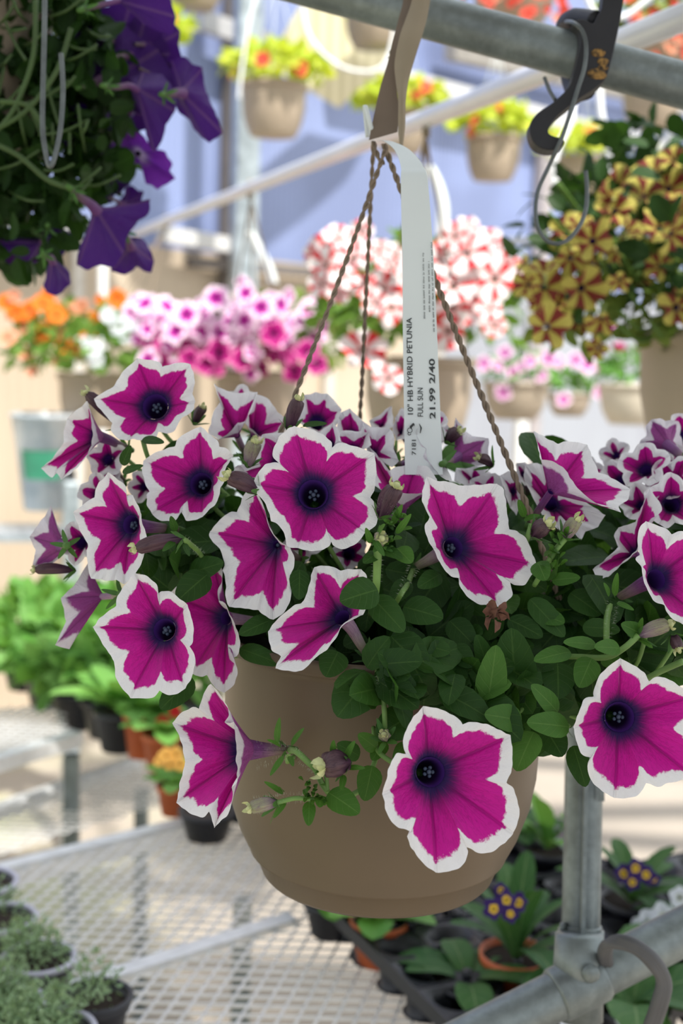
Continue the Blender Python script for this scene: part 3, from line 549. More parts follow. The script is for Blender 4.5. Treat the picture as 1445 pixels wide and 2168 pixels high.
for q in [(407,1435,340,1500,52,.92),(440,1215,375,1270,60,.93),(400,1215,470,1190,50,.94),(258,985,275,945,22,.955),(300,930,345,935,20,.95),(258,1000,300,985,16,.955),(640,900,690,895,14,.95),(800,1170,770,1190,26,.87),(808,1160,850,1180,26,.865),(840,1160,870,1190,40,.865,1),
          (830,1110,850,1070,14,.862,1),(838,1130,868,1090,14,.862,1),(800,1130,812,1110,14,.862,1),(785,1150,775,1120,14,.862,1),(790,1140,812,1175,14,.86,1),(585,1575,590,1522,14,.858,1),(615,1578,640,1542,12,.858,1),(600,1600,572,1640,12,.858,1),(612,1600,620,1620,12,.858,1),(595,1580,568,1565,10,.858,1),
          (600,1680,562,1655,12,.856,1),(605,1695,580,1730,12,.856,1),(600,1675,592,1665,10,.856,1),(705,1600,705,1570,14,.85,1),(730,1608,748,1570,16,.85,1),(735,1625,770,1625,12,.85,1),(728,1640,722,1672,14,.85,1),(1300,1262,1305,1215,14,.895,1),(1290,1262,1280,1235,12,.895,1),(1305,1275,1340,1290,12,.895,1),
          (1352,1338,1358,1310,12,.898,1),(1352,1350,1380,1370,12,.898,1),(1110,1095,1098,1060,16,.92,1),(1108,1100,1140,1090,14,.92,1),(370,1145,345,1165,14,.90),(372,1125,362,1095,16,.90),(390,1150,400,1175,12,.90),(575,1245,610,1215,30,.93),(640,1190,600,1250,40,.93),(690,1230,640,1262,34,.92)]:
    pl(*q[:6], light=q[6] if len(q) > 6 else 0, raw=True)
for k in range(24): # bud cluster of the hanging sprig
    a = random.uniform(0,6.28); x = 660+random.gauss(0,14); y = 1672+random.gauss(0,17); pl(x, y, x+9*math.cos(a), y+9*math.sin(a), 9, .856, 1, raw=True)
for cx, cy, d in [(845,1100,.865),(1185,1150,.90),(820,1150,.87),(1165,1180,.90)]:
    for k in range(10):
        a = random.uniform(0,6.28); x = cx+random.gauss(0,16); y = cy+random.gauss(0,14); pl(x, y, x+16*math.cos(a), y-abs(16*math.sin(a)), 11, d, 1, raw=True)
def lowest(x):
    T_ = [(240,1180),(400,1330),(480,1380),(600,1400),(690,1430),(760,1520),(850,1540),(1000,1560),(1090,1640),(1160,1610),(1210,1560),(1300,1480),(1445,1450),(1700,1430)]
    for (a, b), (c, e) in zip(T_[:-1], T_[1:]):
        if a <= x <= c: return b+(e-b)*(x-a)/(c-a)
    return 1100
for k in range(1500):
    x = random.uniform(300, 1560); y0 = 1080 if x < 640 else 1120; y = random.uniform(y0, lowest(x)-25)
    if random.random() < .2: y = random.uniform(970, 1150)
    pf = potfront(x)
    dmin = (1.03 if y < 1110 else .95) if y < 1350 else max(.90, min(.97, pf-.01)) if pf < 2 else .94
    d = dmin+random.random()**1.3*.16
    if y > 1400 and pf < 2: d = pf-random.uniform(.006,.03)
    p = P(x, y, d); o = (rdir()*.8+Vector((0,-.2,-.25))).normalized(); L = random.uniform(.026,.046)
    e = p+o*L; ex, ey, ed = proj(e)
    if ey > lowest(ex): continue
    if any(math.hypot(xx-fx, yy-fy) < fr_*1.15+8 and dd < fd+.035 or math.hypot(xx-ax_, yy-ay_) < 45 and dd < fd+.075 for (fx, fy, fr_, fd, ax_, ay_) in FLW for xx, yy, dd in ((x,y,d),(ex,ey,ed),((x+ex)/2,(y+ey)/2,(d+ed)/2))): continue
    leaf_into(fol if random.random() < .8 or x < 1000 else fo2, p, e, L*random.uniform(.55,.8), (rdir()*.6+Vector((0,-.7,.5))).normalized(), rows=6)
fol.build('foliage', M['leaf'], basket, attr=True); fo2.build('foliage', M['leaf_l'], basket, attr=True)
# fine hairs on the sprig and tubes that stand clear of the pot
hb = MB()
def hairs(x0, y0, x1, y1, r, d, n):
    a, b = P(x0,y0,d), P(x1,y1,d); ax = (b-a).normalized(); nn = ax.orthogonal()
    for _ in range(n):
        v = Quaternion(ax, random.uniform(0,6.28)) @ nn; t = random.random(); p = a.lerp(b, t)+v*r*(1-.55*t); e = p+v*random.uniform(.0010,.0022); s = ax*.00005
        hb.add([p-s, p+s, e], [(0,1,2)])
hairs(540,1598,615,1590,.0062,.885,140); hairs(615,1588,668,1632,.0025,.866,120); hairs(540,1706,600,1690,.0036,.857,120); hairs(600,1690,665,1690,.002,.861,80); hairs(805,1095,838,1030,.0065,.885,160)
hairs(806,1430,813,1500,.0022,.877,90); hairs(797,1165,796,1240,.003,.885,100); hairs(876,1200,845,1260,.0024,.895,100); hairs(1298,1270,1284,1350,.0026,.90,100); hairs(385,1140,430,1175,.0022,.91,60)
hb.build('hairs', plain('pale_hair', (.5,.55,.42), .6), basket)
# ---- cords
def rope(pts, r, name='hanger_cord', par=None, mat=None):
    pp = smooth_path(pts, 14); mb = MB(); t = (pp[1]-pp[0]).normalized(); n1 = t.orthogonal().normalized(); b1 = t.cross(n1); L = 0; S3 = [[], []]
    for i, p in enumerate(pp):
        if i: L += (p-pp[i-1]).length
        for k in range(2):
            a = L/.0032+k*math.pi; S3[k].append(p+(n1*math.cos(a)+b1*math.sin(a))*r*.55)
    out = []
    for k in range(2): mb.tube(S3[k], r*.62, 6)
    return mb.build(name, mat or M['rope'], par)
def rp(l): return [P(*q) for q in l]
def dense(a, b, n=24): a, b = P(*a), P(*b); return [a.lerp(b, i/n)+Vector((0,0,-.004*math.sin(math.pi*i/n))) for i in range(n+1)]
rope(dense((815,318,1.045),(625,835,.99))+[P(600,900,.99), P(560,1000,.99), P(490,1200,1.0)], .0019, par=basket)
rope(dense((790,305,1.07),(762,878,1.14))+[P(765,1000,1.15), P(770,1240,1.15)], .0018, par=basket)
rope(dense((812,305,1.05),(1118,1078,.955), 30)+[P(1150,1170,.958), P(1178,1255,.965), P(1197,1305,.975), P(1195,1340,.98)], .0023, par=basket)
rope(dense((790,300,1.06),(812,345,1.045),6), .0019, par=basket)
# ---- strap
def ribbon(name, L, R, mat, par, d0, d1, rows=None, bow=0.0, k=6, ds=None):
    n = len(L); Lp = smooth_path([P(q[0], q[1], (ds[i] if ds else d0+(d1-d0)*i/(n-1))) for i, q in enumerate(L)], k)
    Rp = smooth_path([P(q[0], q[1], (ds[i] if ds else d0+(d1-d0)*i/(n-1))) for i, q in enumerate(R)], k)
    V = []; Fc = []; c = 5
    for a, b in zip(Lp, Rp):
        for j in range(c): t = j/(c-1); q = a.lerp(b, t); V.append(q-fw*(bow*math.sin(math.pi*t)))
    for i in range(len(Lp)-1):
        for j in range(c-1): a = i*c+j; Fc.append((a, a+1, a+c+1, a+c))
    nb = len(V); V += [v+fw*.0006 for v in V]; Fc += [tuple(i+nb for i in f[::-1]) for f in Fc]
    return obj(name, mesh(name, V, Fc, mat), par)
z3 = lambda x, y: (760+x/5.16, y/5.16)
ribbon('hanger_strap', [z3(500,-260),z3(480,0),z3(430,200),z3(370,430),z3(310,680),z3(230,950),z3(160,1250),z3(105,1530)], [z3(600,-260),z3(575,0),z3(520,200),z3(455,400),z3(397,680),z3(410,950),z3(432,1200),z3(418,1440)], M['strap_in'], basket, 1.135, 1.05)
ribbon('hanger_strap', [z3(600,-260),z3(575,0),z3(510,200),z3(440,400),z3(386,680),z3(400,900),z3(425,1080),z3(425,1400),z3(445,1620)], [z3(810,-260),z3(775,0),z3(740,200),z3(690,380),z3(620,600),z3(540,880),z3(510,1100),z3(502,1380),z3(475,1625)], M['strap'], basket, 1.125, 1.03, bow=.003)
mb = MB()
sA, sB = P(*z3(500,-260),1.135), P(*z3(810,-260),1.125)   # loop over the pipe
for a, b in ((0,1),):
    prev = None
    V = []; Fc = []
    for i in range(9):
        t = math.pi*i/8; off = fw*(.028*(1-math.cos(t)))+up_*(.022*math.sin(t)); V += [sA+off, sB+off]
    V += [sA+fw*.056-up_*.02, sB+fw*.056-up_*.02]
    for i in range(9): Fc.append((2*i, 2*i+1, 2*i+3, 2*i+2))
mb.add(V, Fc); mb.build('hanger_strap', M['strap'], basket)
mb = MB()
for i in range(15):
    t = i/14; x, y = z3(545-195*t+random.uniform(-8,8), 20+600*t); c = P(x, y, 1.129-.03*t); a = random.uniform(-.7,.7)
    X = rt_*math.cos(a)+up_*math.sin(a); Y = up_*math.cos(a)-rt_*math.sin(a)
    mb.box(c, .0055, .0022, .0003, (X, Y, fw)); mb.box(c+X*.001, .002, .007, .0003, (X, Y, fw))
mb.build('printed_marks', M['ink'], basket, smooth=False)
mb = MB(); mb.tube(smooth_path([P(790,292,1.06),P(782,260,1.055),P(772,225,1.06),P(778,290,1.065)],5), .002, 6); mb.build('hanger_loop', M['paper'], basket)
# ---- price tag
tg_ = thing('price_tag', P(893, 640, .975), 'long white paper price tag with black print looped on the cords of the in-focus basket', 'price tag')
TL = [(797,300),(812,299),(835,318),(848,352),(848,390),(851,560),(853,760),(857,1005)]; TR = [(806,297),(832,300),(868,318),(896,352),(906,392),(918,560),(927,760),(937,1005)]
TD = [1.04,1.03,1.015,.995,.985,.975,.968,.962]
o = ribbon('tag_strip', TL, TR, M['paper'], tg_, 1, 1, ds=TD, k=6)
def text(s, x, ya, yb, hpx, name, slant=0.0, bold=.0):
    """lettering running up the tag, baseline on the right-hand side at pixel column x from ya up to yb."""
    cu = bpy.data.curves.new(name, 'FONT'); cu.body = s; cu.size = 1; cu.offset = bold; cu.extrude = .0
    cu.materials.append(M['ink']); o = bpy.data.objects.new(name, cu); COL.objects.link(o)
    bpy.context.view_layer.update(); dx, dy = o.dimensions.x, o.dimensions.y
    def dep(y): return .975+(.962-.975)*(y-560)/440-.0016
    A, B = P(x, ya, dep(ya)), P(x-slant, yb, dep(yb)); X = (B-A); Lx = X.length; X.normalize(); Z = -fw; Y = Z.cross(X).normalized(); Z = X.cross(Y)
    hh = hpx/F*.97
    mm = Matrix((X*(Lx/dx), Y*(hh/dy), Z)).transposed().to_4x4(); mm.translation = A
    me = bpy.data.meshes.new_from_object(o.evaluated_get(bpy.context.evaluated_depsgraph_get())); bpy.data.objects.remove(o)
    me.transform(mm); me.name = name; me.materials.clear(); me.materials.append(M['ink']); return obj(name, me, tg_)
text('10" HB HYBRID PETUNIA', 874, 881, 676, 12, 'lettering', 3, .012)
text('FULL SUN', 895, 883, 822, 11.5, 'lettering', .5, .008)
text('21.99 2/40', 921, 887, 760, 12.5, 'lettering', 1.5, .02)
mb = MB()
for x, ya, yb, sl in ((898,674,534,2.5),(909,660,552,2),(918,702,512,5)):   # the tag's small print, too small to read
    y = ya
    while y > yb:
        Lw = random.uniform(5, 17); n = int(Lw/2.2)+1
        for i in range(n):
            if y < yb: break
            t = (ya-y)/(ya-yb); d = .975+(.962-.975)*(y-560)/440-.0016; c = P(x-sl*t, y, d)
            mb.box(c, random.uniform(2.2,4.2)/F*d, .7/F*d, .0001, (rt_, up_, fw)); 
            if i % 2: mb.box(c+rt_*(random.uniform(-1.4,1.4)/F*d), .7/F*d, 2.0/F*d, .0001, (rt_, up_, fw))
            y -= 2.2
        y -= 2.6
mb.build('small_print', M['ink'], tg_, smooth=False)
text('7181', 880, 964, 932, 9, 'lettering', 0, .01)
mb = MB()
def logo(x, y, r, a0, a1, w=.8):
    n = 14
    pts = [P(x+r*math.cos(a0+(a1-a0)*i/n), y+r*math.sin(a0+(a1-a0)*i/n), .9625) for i in range(n+1)]; mb.tube(pts, w/F*.96, 5)
logo(867,911,5,0,6.2); logo(873,903,4,2,6.0); logo(866,918,3,0,4); mb.tube([P(868,905,.9625), P(876,897,.9625)], .0009, 5); mb.tube([P(887,897,.9625),P(891,906,.9625),P(889,917,.9625)], [.0002,.0007,.0003], 5)
mb.build('printed_emblem', M['ink'], tg_)
# ================================================================ SETTING
def struct(name, V, Fc, mat):
    o = obj(name, mesh(name, V, Fc, mat, False)); o['kind'] = 'structure'; return o
t = NT('concrete_floor'); p = t.pos(); f = t.noise(.9, p, 5, .6); g = t.noise(30, p, 4); xx = t.xyz(p)
moss = t.M('MULTIPLY', t.step(t.noise(1.6, p, 3), .42, .6), t.M('MULTIPLY', t.step(xx[0], -.3, -.9), t.step(xx[1], 5.2, 3.6)))
c = t.mix(f, (.25,.215,.18), (.44,.385,.325)); c = t.mix(t.M('MULTIPLY', g, .4), c, (.25,.22,.18)); c = t.mix(t.M('MULTIPLY', moss, .6), c, (.30,.36,.12))
t.col(c); t.rough(.9); t.bump(g, .4, .004); struct('floor', [(-14,-3,0),(16,-3,0),(16,18,0),(-14,18,0)], [(0,1,2,3)], t.m)
WD = Vector((math.sin(math.radians(36)), math.cos(math.radians(36)), 0)); WN = Vector((WD.y, -WD.x, 0))
W0 = P(500, 740, 6.5); W0.z = 0
def wp(s, z, off=0.0): v = W0+WD*s+WN*off; return Vector((v.x, v.y, z))
def panelmat(name, c1, c2, per, rough=.45, tl=.0, zgrad=None):
    t = NT(name); p = t.pos(); n = t.N('ShaderNodeVectorMath', operation='DOT_PRODUCT'); t.L(p, n.inputs[0]); n.inputs[1].default_value = WD
    wv = t.M('SINE', t.M('MULTIPLY', n.outputs['Value'], 2*math.pi/per)); f = t.noise(.9, p, 3)
    t.col(t.mix(t.M('ADD', t.M('MULTIPLY', wv, .12), t.step(f, .35, .65)), c2, c1)); t.rough(rough); t.bump(wv, .4, .004)
    if tl: t.transl(c1, tl)
    return t.m
pc = panelmat('bluish_polycarbonate', (.25,.31,.54), (.17,.21,.37), .045)
tan = panelmat('tan_sheeting', (.54,.45,.345), (.48,.39,.29), .06, .7)
ZS = 2.05
struct('wall_back', [wp(-4,ZS), wp(16,ZS), wp(16,7), wp(-4,7)], [(0,1,2,3)], pc)
struct('wall_back', [wp(-4,0), wp(1.7,0), wp(1.7,ZS), wp(-4,ZS)], [(0,1,2,3)], tan)
lo = panelmat('pale_grey_sheeting', (.34,.36,.40), (.29,.30,.34), .1, .6)
struct('wall_back', [wp(1.7,0), wp(16,0), wp(16,ZS), wp(1.7,ZS)], [(0,1,2,3)], lo)
wm = plain('bleached_frame', (.62,.62,.62), .5, var=.04); dk = plain('weathered_timber', (.17,.15,.14), .8, scale=8)
def wbar(name, s0, z0, s1, z1, wd, dp, mat, off=.05):
    mb = MB(); a, b = wp(s0,z0,off), wp(s1,z1,off); X = (b-a); L = X.length; X.normalize(); Y = WN; Z = X.cross(Y)
    mb.box((a+b)/2, L, dp, wd, (X,Y,Z)); o = mb.build(name, mat, smooth=False); o['kind'] = 'structure'; return o
def spx(px):
    r = ray(px, 740); c = CAM+r*6.5; dx = r.x/r.y; return (dx*W0.y-W0.x)/(WD.x-dx*WD.y)
def wz(px, py): s = spx(px); v = wp(s, 0); k = ray(px, py); return 1.6+k.z/k.y*v.y
wbar('trim_1', spx(300), wz(300,497), spx(492), wz(492,528), .07, .06, wm, .12)
wbar('trim_2', spx(370), wz(370,48), spx(512), wz(512,98), .09, .06, plain('grey_frame', (.5,.5,.52), .5), .12)
wbar('trim_3', spx(660), wz(660,138), spx(1460), wz(1460,342), .10, .06, wm, .12)
wbar('trim_4', spx(880), wz(880,95), spx(1460), wz(1460,235), .20, .08, plain('grey_tan_beam', (.30,.28,.25), .7), .16)
wbar('trim_5', spx(478), 0, spx(478), 6, .17, .08, dk, .06)
wbar('trim_6', spx(1118), .2, spx(1118), 3.2, .14, .06, plain('dull_mullion', (.42,.38,.38), .7), .06)
wbar('trim_7', spx(-60), wz(-60,500), spx(150), wz(150,478), .05, .05, wm, .12)
for i, s in enumerate((-2.9,-2.2,-1.75,-1.1,.75,1.9)): wbar('trim_%d' % (8+i), s, 0, s, ZS, .06, .03, plain('pale_batten', (.66,.62,.56), .6), .03)
wbar('trim_20', spx(380), wz(380,555), spx(900), wz(900,600), .05, .05, dk, .06)
# large galvanised posts
def post(px, py, d, r, z0, z1, label, mat='galv_b', name='greenhouse_post'):
    c = P(px, py, d); mb = MB(); mb.tube([(c.x,c.y,z0),(c.x,c.y,z1)], r, 24)
    o = mb.build(name, M[mat]); return tag(o, label, 'post')
def sq(px, py, d, w_, z0, z1, label, mat, name='greenhouse_post'):
    c = P(px, py, d); mb = MB(); X = Vector((math.cos(.35), math.sin(.35),0)); Y = Vector((-X.y,X.x,0)); mb.box((c.x,c.y,(z0+z1)/2), w_, w_, z1-z0, (X,Y,Vector((0,0,1))))
    o = mb.build(name, mat, smooth=False); m_ = o.modifiers.new('b','BEVEL'); m_.width = .008; m_.segments = 2; return tag(o, label, 'post')
sq(520, 300, 5.6, .105, 0, 4.6, 'tall pale blue-grey square post behind the yellow-leaved basket', M['galv_b'])
white = plain('white_paint', (.82,.84,.84), .4, var=.03)
sq(217, 620, 5.0, .035, 0, 1.98, 'thin white upright behind the orange flowers', white, 'white_upright')
sq(1100, 940, 6.0, .055, 0, 1.42, 'short white upright seen below the far small pots', white, 'white_upright')
sq(150, 1150, 3.9, .05, 0, 1.18, 'pale blue post partly hidden behind the left petunia flowers', M['galv_b'])
# cream ventilation housing hung near the wall
mb = MB(); v = [P(565,135,6.0),P(648,-10,6.0),P(800,10,6.4),P(742,112,6.3),P(650,190,6.1)]
n5 = len(v); W = [q+Vector((.15,.45,.0)) for q in v]; mb.add(v+W, [(0,1,2,3,4)]+[(i,i+n5,(i+1)%n5+n5,(i+1)%n5) for i in range(n5)])
t = NT('cream_metal'); p = t.pos(); ww = t.N('ShaderNodeTexWave'); ww.inputs['Scale'].default_value = 5; t.L(p, ww.inputs[0]); t.col(t.mix(ww.outputs['Fac'], (.50,.45,.26), (.72,.66,.44))); t.rough(.6)
tag(mb.build('air_duct_housing', t.m, smooth=False), 'cream ribbed metal housing near the wall above the yellow-leaved basket', 'duct')
# panel and slats added overhead, out of frame, to block and dapple the sun
caster = plain('shade_caster', (.42,.43,.42), .9, var=.05)
shade = thing('added_shade', (.5,.2,3.0), 'white shade cloth and slats added overhead, out of view, to block and dapple the sun', 'shade cloth')
mb = MB(); mb.box((.50,.10,3.0), 3.1, 1.9, .01); mb.build('shade_caster', caster, shade, smooth=False)
for i, (x, y, w_) in enumerate([(0,1.25,5),(.2,1.55,4),(2.2,2.0,1.9),(2.2,2.4,1.9),(2.3,2.75,1.9),(2.3,3.15,1.9)]):
    mb = MB(); X = Vector((.95,.12*(-1)**i,0)).normalized(); mb.box((x,y,3.02), w_, .13, .02, (X, Vector((-X.y,X.x,0)), Vector((0,0,1)))); mb.build('dapple_slat', caster, shade, smooth=False)
# ================================================================ RAILS AND HOOKS
def pipe(name, a, b, r, mat, label, cat='pipe', n=32):
    mb = MB(); pp = [a.lerp(b, i/12) for i in range(13)]; mb.tube(pp, r, n); return tag(mb.build(name, M[mat]), label, cat)
pipe('hanging_rail', P(500,-75,1.215), P(1560,212,1.165), .0205, 'galv', 'thick dull galvanised rail across the top that carries the in-focus basket')
BA, BB = P(285,494,5.2), P(1560,-8,1.28)
# depth varies as 1/d along the pipe so a straight line is kept between two real end points
pipe('overhead_pipe', BA, BB, .0155, 'pipe_l', 'long pale pipe running back across the greenhouse with baskets hung along it')
def onpipe(px):
    best = min(range(401), key=lambda i: abs(proj(BA.lerp(BB, i/400))[0]-px)); return BA.lerp(BB, best/400)
ht = thing('plastic_hook', P(1225,150,1.15), 'black plastic clip hook clamped round the thick front rail', 'hook')
hz = [(695,-160),(880,-160),(850,0),(830,130),(790,330),(740,540),(700,650),(610,730),(500,800),(380,890),(290,970),(240,1050),(240,1092),(290,1118),(345,1130),(364,1165),(332,1212),(230,1228),(125,1182),(82,1090),(90,1000),(150,920),(270,840),(400,710),(440,600),(470,480),(500,330),(490,230),(440,182),(470,160),(530,158),(600,190),(640,120),(670,60)]
hz = [(1100+x/3.873, y/3.873) for x, y in hz]; pp = smooth_path([Vector((x,y,0)) for x,y in hz+hz[:1]], 3)[:-1]; fa = [P(q.x,q.y,1.128) for q in pp]; n = len(fa)
me = mesh('hook_body', fa+[q+fw*.020 for q in fa], [tuple(range(n-1,-1,-1)), tuple(range(n,2*n))]+[(i,(i+1)%n,(i+1)%n+n,i+n) for i in range(n)], M['black'], False)
o = obj('hook_body', me, ht); m_ = o.modifiers.new('b','BEVEL'); m_.width = .003; m_.segments = 3; m_.limit_method = 'ANGLE'; m_.angle_limit = 1.0
mb = MB(); mb.tube(smooth_path([P(1262,45,1.14),P(1235,40,1.16),P(1212,40,1.18),P(1195,60,1.21),P(1200,130,1.225),P(1215,190,1.20),P(1240,190,1.15)],6), .009, 12); mb.build('clamp_ring', M['black'], ht)
mb = MB()
for x, y, s_ in [(1266,112,.0055),(1276,130,.0045),(1262,156,.0070),(1271,160,.0045),(1276,143,.004)]: mb.blob(P(x,y,1.1275), s_, 8, (1.2,.15,.7))
mb.build('dirt_patch', M['ochre'], ht)
mb = MB(); wr = [(1152,165,1.16),(1162,190,1.15),(1175,212,1.14)]; mb.tube(smooth_path([P(*q) for q in wr],5), .0018, 8)
mb.tube(smooth_path([P(1195,46,1.19),P(1212,48,1.13),P(1232,66,1.118),P(1240,100,1.115),P(1236,145,1.115),P(1222,190,1.115),P(1203,250,1.118),P(1185,300,1.12),P(1160,355,1.13),P(1140,400,1.13),P(1133,440,1.13),P(1137,480,1.13),P(1155,508,1.13),P(1180,516,1.13),P(1205,505,1.13),P(1228,475,1.13),P(1240,440,1.13),P(1242,400,1.13),P(1239,361,1.13)],7), .0019, 12)
tag(mb.build('wire_hook', M['wire']), 'bare dark wire hook hanging open from the black clip', 'hook')
mb = MB(); mb.tube(smooth_path([P(95,-60,1.16),P(94,60,1.16),P(91,180,1.16),P(90,270,1.16),P(96,320,1.16),P(105,352,1.16),P(116,330,1.16),P(128,270,1.16),P(133,190,1.16),P(129,113,1.16)],7), .0023, 12)
tag(mb.build('wire_hook', M['wire']), 'pale wire hook hanging in front of the dark purple petunias', 'hook')
# bottom right: post, clamp and rail
pt = thing('rail_post', P(1228,2168,1.20), 'fluted galvanised post rising from the clamped rail at bottom right', 'post')
A_, B_ = P(1240,1400,1.23), P(1228,2000,1.20); X = (A_-B_).normalized()
mb = MB(); n = 40; V = []; Fc = []
for e in (B_-X*.0, A_):
    for k in range(n):
        a = 2*math.pi*k/n; s1 = X.cross(fw).normalized(); s2 = X.cross(s1); r_ = .0185*(1-.10*(abs(math.cos(2*a))**8)); V.append(e+s1*(r_*math.cos(a))+s2*(r_*math.sin(a)))
mb.add(V, [(k,(k+1)%n,(k+1)%n+n,k+n) for k in range(n)]); mb.build('tube', M['galv'], pt)
mb = MB(); mb.box(P(1272,1640,1.195), .006, .001, .05, (rt_, fw, up_)); mb.box(P(1237,1700,1.192), .0035, .012, .28, (rt_, fw, X)); mb.build('rib', M['galv'], pt, smooth=False)
mb = MB(); C_ = P(1229,1968,1.20); D_ = P(1226,2180,1.19); mb.tube([C_, C_.lerp(D_,.9)], .0215, 32); mb.tube([C_+X*.004, C_-X*.001], .0195, 32); mb.build('sleeve', M['galv'], pt)
mb = MB(); mb.tube(smooth_path([P(1192,1955,1.19),P(1190,2020,1.19),P(1188,2060,1.185),P(1180,2082,1.18),P(1150,2092,1.17)],5), .005, 8, flat=.5); mb.build('bracket', M['galv'], pt)
mb = MB(); mb.blob(P(1250,2062,1.142), .0085, 14, (1,.6,1)); mb.build('bolt', M['galv'], pt)
pipe('front_rail', P(820,2290,1.12), P(1640,1872,1.22), .0215, 'galv', 'galvanised rail rising to the right at the bottom corner')
ra, rb = P(820,2290,1.12), P(1640,1872,1.22); rx = (rb-ra).normalized(); rc = ra+rx*((P(1226,2090,1.165)-ra).dot(rx))
mb = MB(); mb.tube([rc-rx*.024, rc-rx*.021, rc+rx*.021, rc+rx*.024], [.0225,.0245,.0245,.0225], 36); mb.tube([rc, rc+X*.045], [.0235,.0215], 32); mb.build('saddle', M['galv'], pt)
mb = MB()
for k in range(3): mb.tube(smooth_path([P(1292-k*7,2062,1.17),P(1286-k*6,2015,1.145),P(1300-k*5,1990+k*4,1.125),P(1340,1996+k*6,1.112),P(1385-k*4,2030+k*5,1.11),P(1410-k*6,2075,1.115),P(1405-k*8,2120,1.12),P(1378-k*8,2200,1.14),P(1365-k*8,2260,1.15)],6), .0046, 10)
tag(mb.build('rubber_tie', plain('grey_rubber', (.10,.10,.105), .6)), 'grey rubber tie looped round the bottom right rail', 'tie')
# ================================================================ BACKGROUND PLANT MATERIALS
W1 = (.84,.80,.82)
SP = {
 'pink': petal('pink_petal', (.84,.035,.58), (.97,.78,.93), (.25,.0,.18), (.70,.25,.5), tl=.3, vein=.5),
 'magenta': petal('deep_pink_petal', (.50,.01,.22), (.80,.25,.5), (.2,.0,.1), (.55,.08,.3), tl=.3, vein=.5),
 'redwhite': petal('red_white_petal', (.92,.88,.88), None, (.6,.45,.2), (.80,.50,.50), veins=(.6,.2,.2), tl=.12, star=((.72,.006,.02),.27,.33), vein=.1, thr=-.02, tr=.08),
 'star': petal('maroon_yellow_petal', (.62,.55,.13), None, (.6,.40,.03), (.55,.48,.16), veins=(.45,.35,.05), tl=.3, star=((.22,.005,.03),.21,.27), vein=.2, thr=-.02, tr=.06),
 'purple': petal('violet_petal', (.050,.004,.17), None, (.02,.004,.05), (.062,.009,.18), veins=(.02,.004,.07), tl=.3, vein=1.0, bveins=(.16,.07,.22)),
 'violet': petal('light_violet_petal', (.20,.03,.42), None, (.5,.4,.6), (.17,.03,.36), veins=(.06,.01,.16), tl=.35, vein=1.0, bveins=(.4,.25,.45)),
 'orange': petal('orange_petal', (.90,.22,.015), None, (.75,.14,.01), (.85,.30,.12), veins=(.7,.12,.02), tl=.3, vein=.3),
 'peach': petal('peach_petal', (.85,.38,.24), None, (.7,.2,.08), (.85,.45,.3), veins=(.7,.2,.1), tl=.3, vein=.3),
 'white': petal('white_petal', (.80,.84,.90), None, (.6,.65,.5), (.8,.82,.88), veins=(.6,.64,.75), tl=.3, vein=.3),
 'red': petal('red_petal', (.72,.02,.02), None, (.5,.01,.01), (.6,.05,.04), veins=(.4,0,0), tl=.3, vein=.3),
 'coral': petal('coral_petal', (.90,.12,.08), None, (.8,.08,.04), (.9,.2,.15), veins=(.6,.02,0), tl=.3, vein=.2),
 'lilac': petal('lilac_petal', (.75,.25,.60), (.9,.7,.85), (.4,.1,.3), (.7,.35,.6), tl=.3, vein=.3)}
LM = {'green': leafmat('basket_leaf', (.10,.22,.035), (.20,.36,.07), tl=.4), 'dark': leafmat('dark_basket_leaf', (.013,.042,.008), (.035,.09,.018), tl=.35, mid=(.06,.13,.03)),
      'yellow': leafmat('chartreuse_leaf', (.42,.58,.04), (.66,.72,.10), tl=.35, mid=(.8,.6,.2)), 'lush': leafmat('lush_leaf', (.09,.27,.045), (.22,.44,.11), tl=.3), 'olive': leafmat('olive_leaf', (.10,.18,.03), (.22,.28,.06), tl=.3),
      'grey': leafmat('grey_green_leaf', (.20,.32,.17), (.36,.48,.28), tl=.2), 'prim': leafmat('primrose_leaf', (.035,.11,.03), (.07,.17,.045), tl=.2, mid=(.25,.35,.15))}
TM = {'p': M['tube_p'], 'g': tubemat('green_tube', (.45,.5,.2), (.25,.35,.1), (.3,.3,.1)), 'v': tubemat('violet_tube', (.16,.05,.20), (.14,.10,.10), (.05,.01,.06)), 'k': tubemat('pink_tube', (.6,.25,.45), (.4,.4,.2), (.4,.1,.3))}
FM = {}
for k, tk, no, cup, wv in (('pink','k',.18,.3,.42),('magenta','k',.15,.4,.15),('redwhite','k',.18,.25,.2),('star','g',.42,.55,.2),('purple','v',.16,.35,.2),('violet','v',.16,.3,.2),('orange','g',.12,.35,.2),('peach','g',.12,.4,.2),('white','g',.14,.3,.2),('red','g',.2,.4,.2),('coral','g',.15,.3,.2),('lilac','k',.18,.3,.3)):
    FM[k] = [petunia_mesh(k+'_blossom', 1.0, SP[k], TM[tk], notch=no, cup=cup, w=wv, seed=hash_, N=35, NS=5) for hash_ in (1,2,3)]
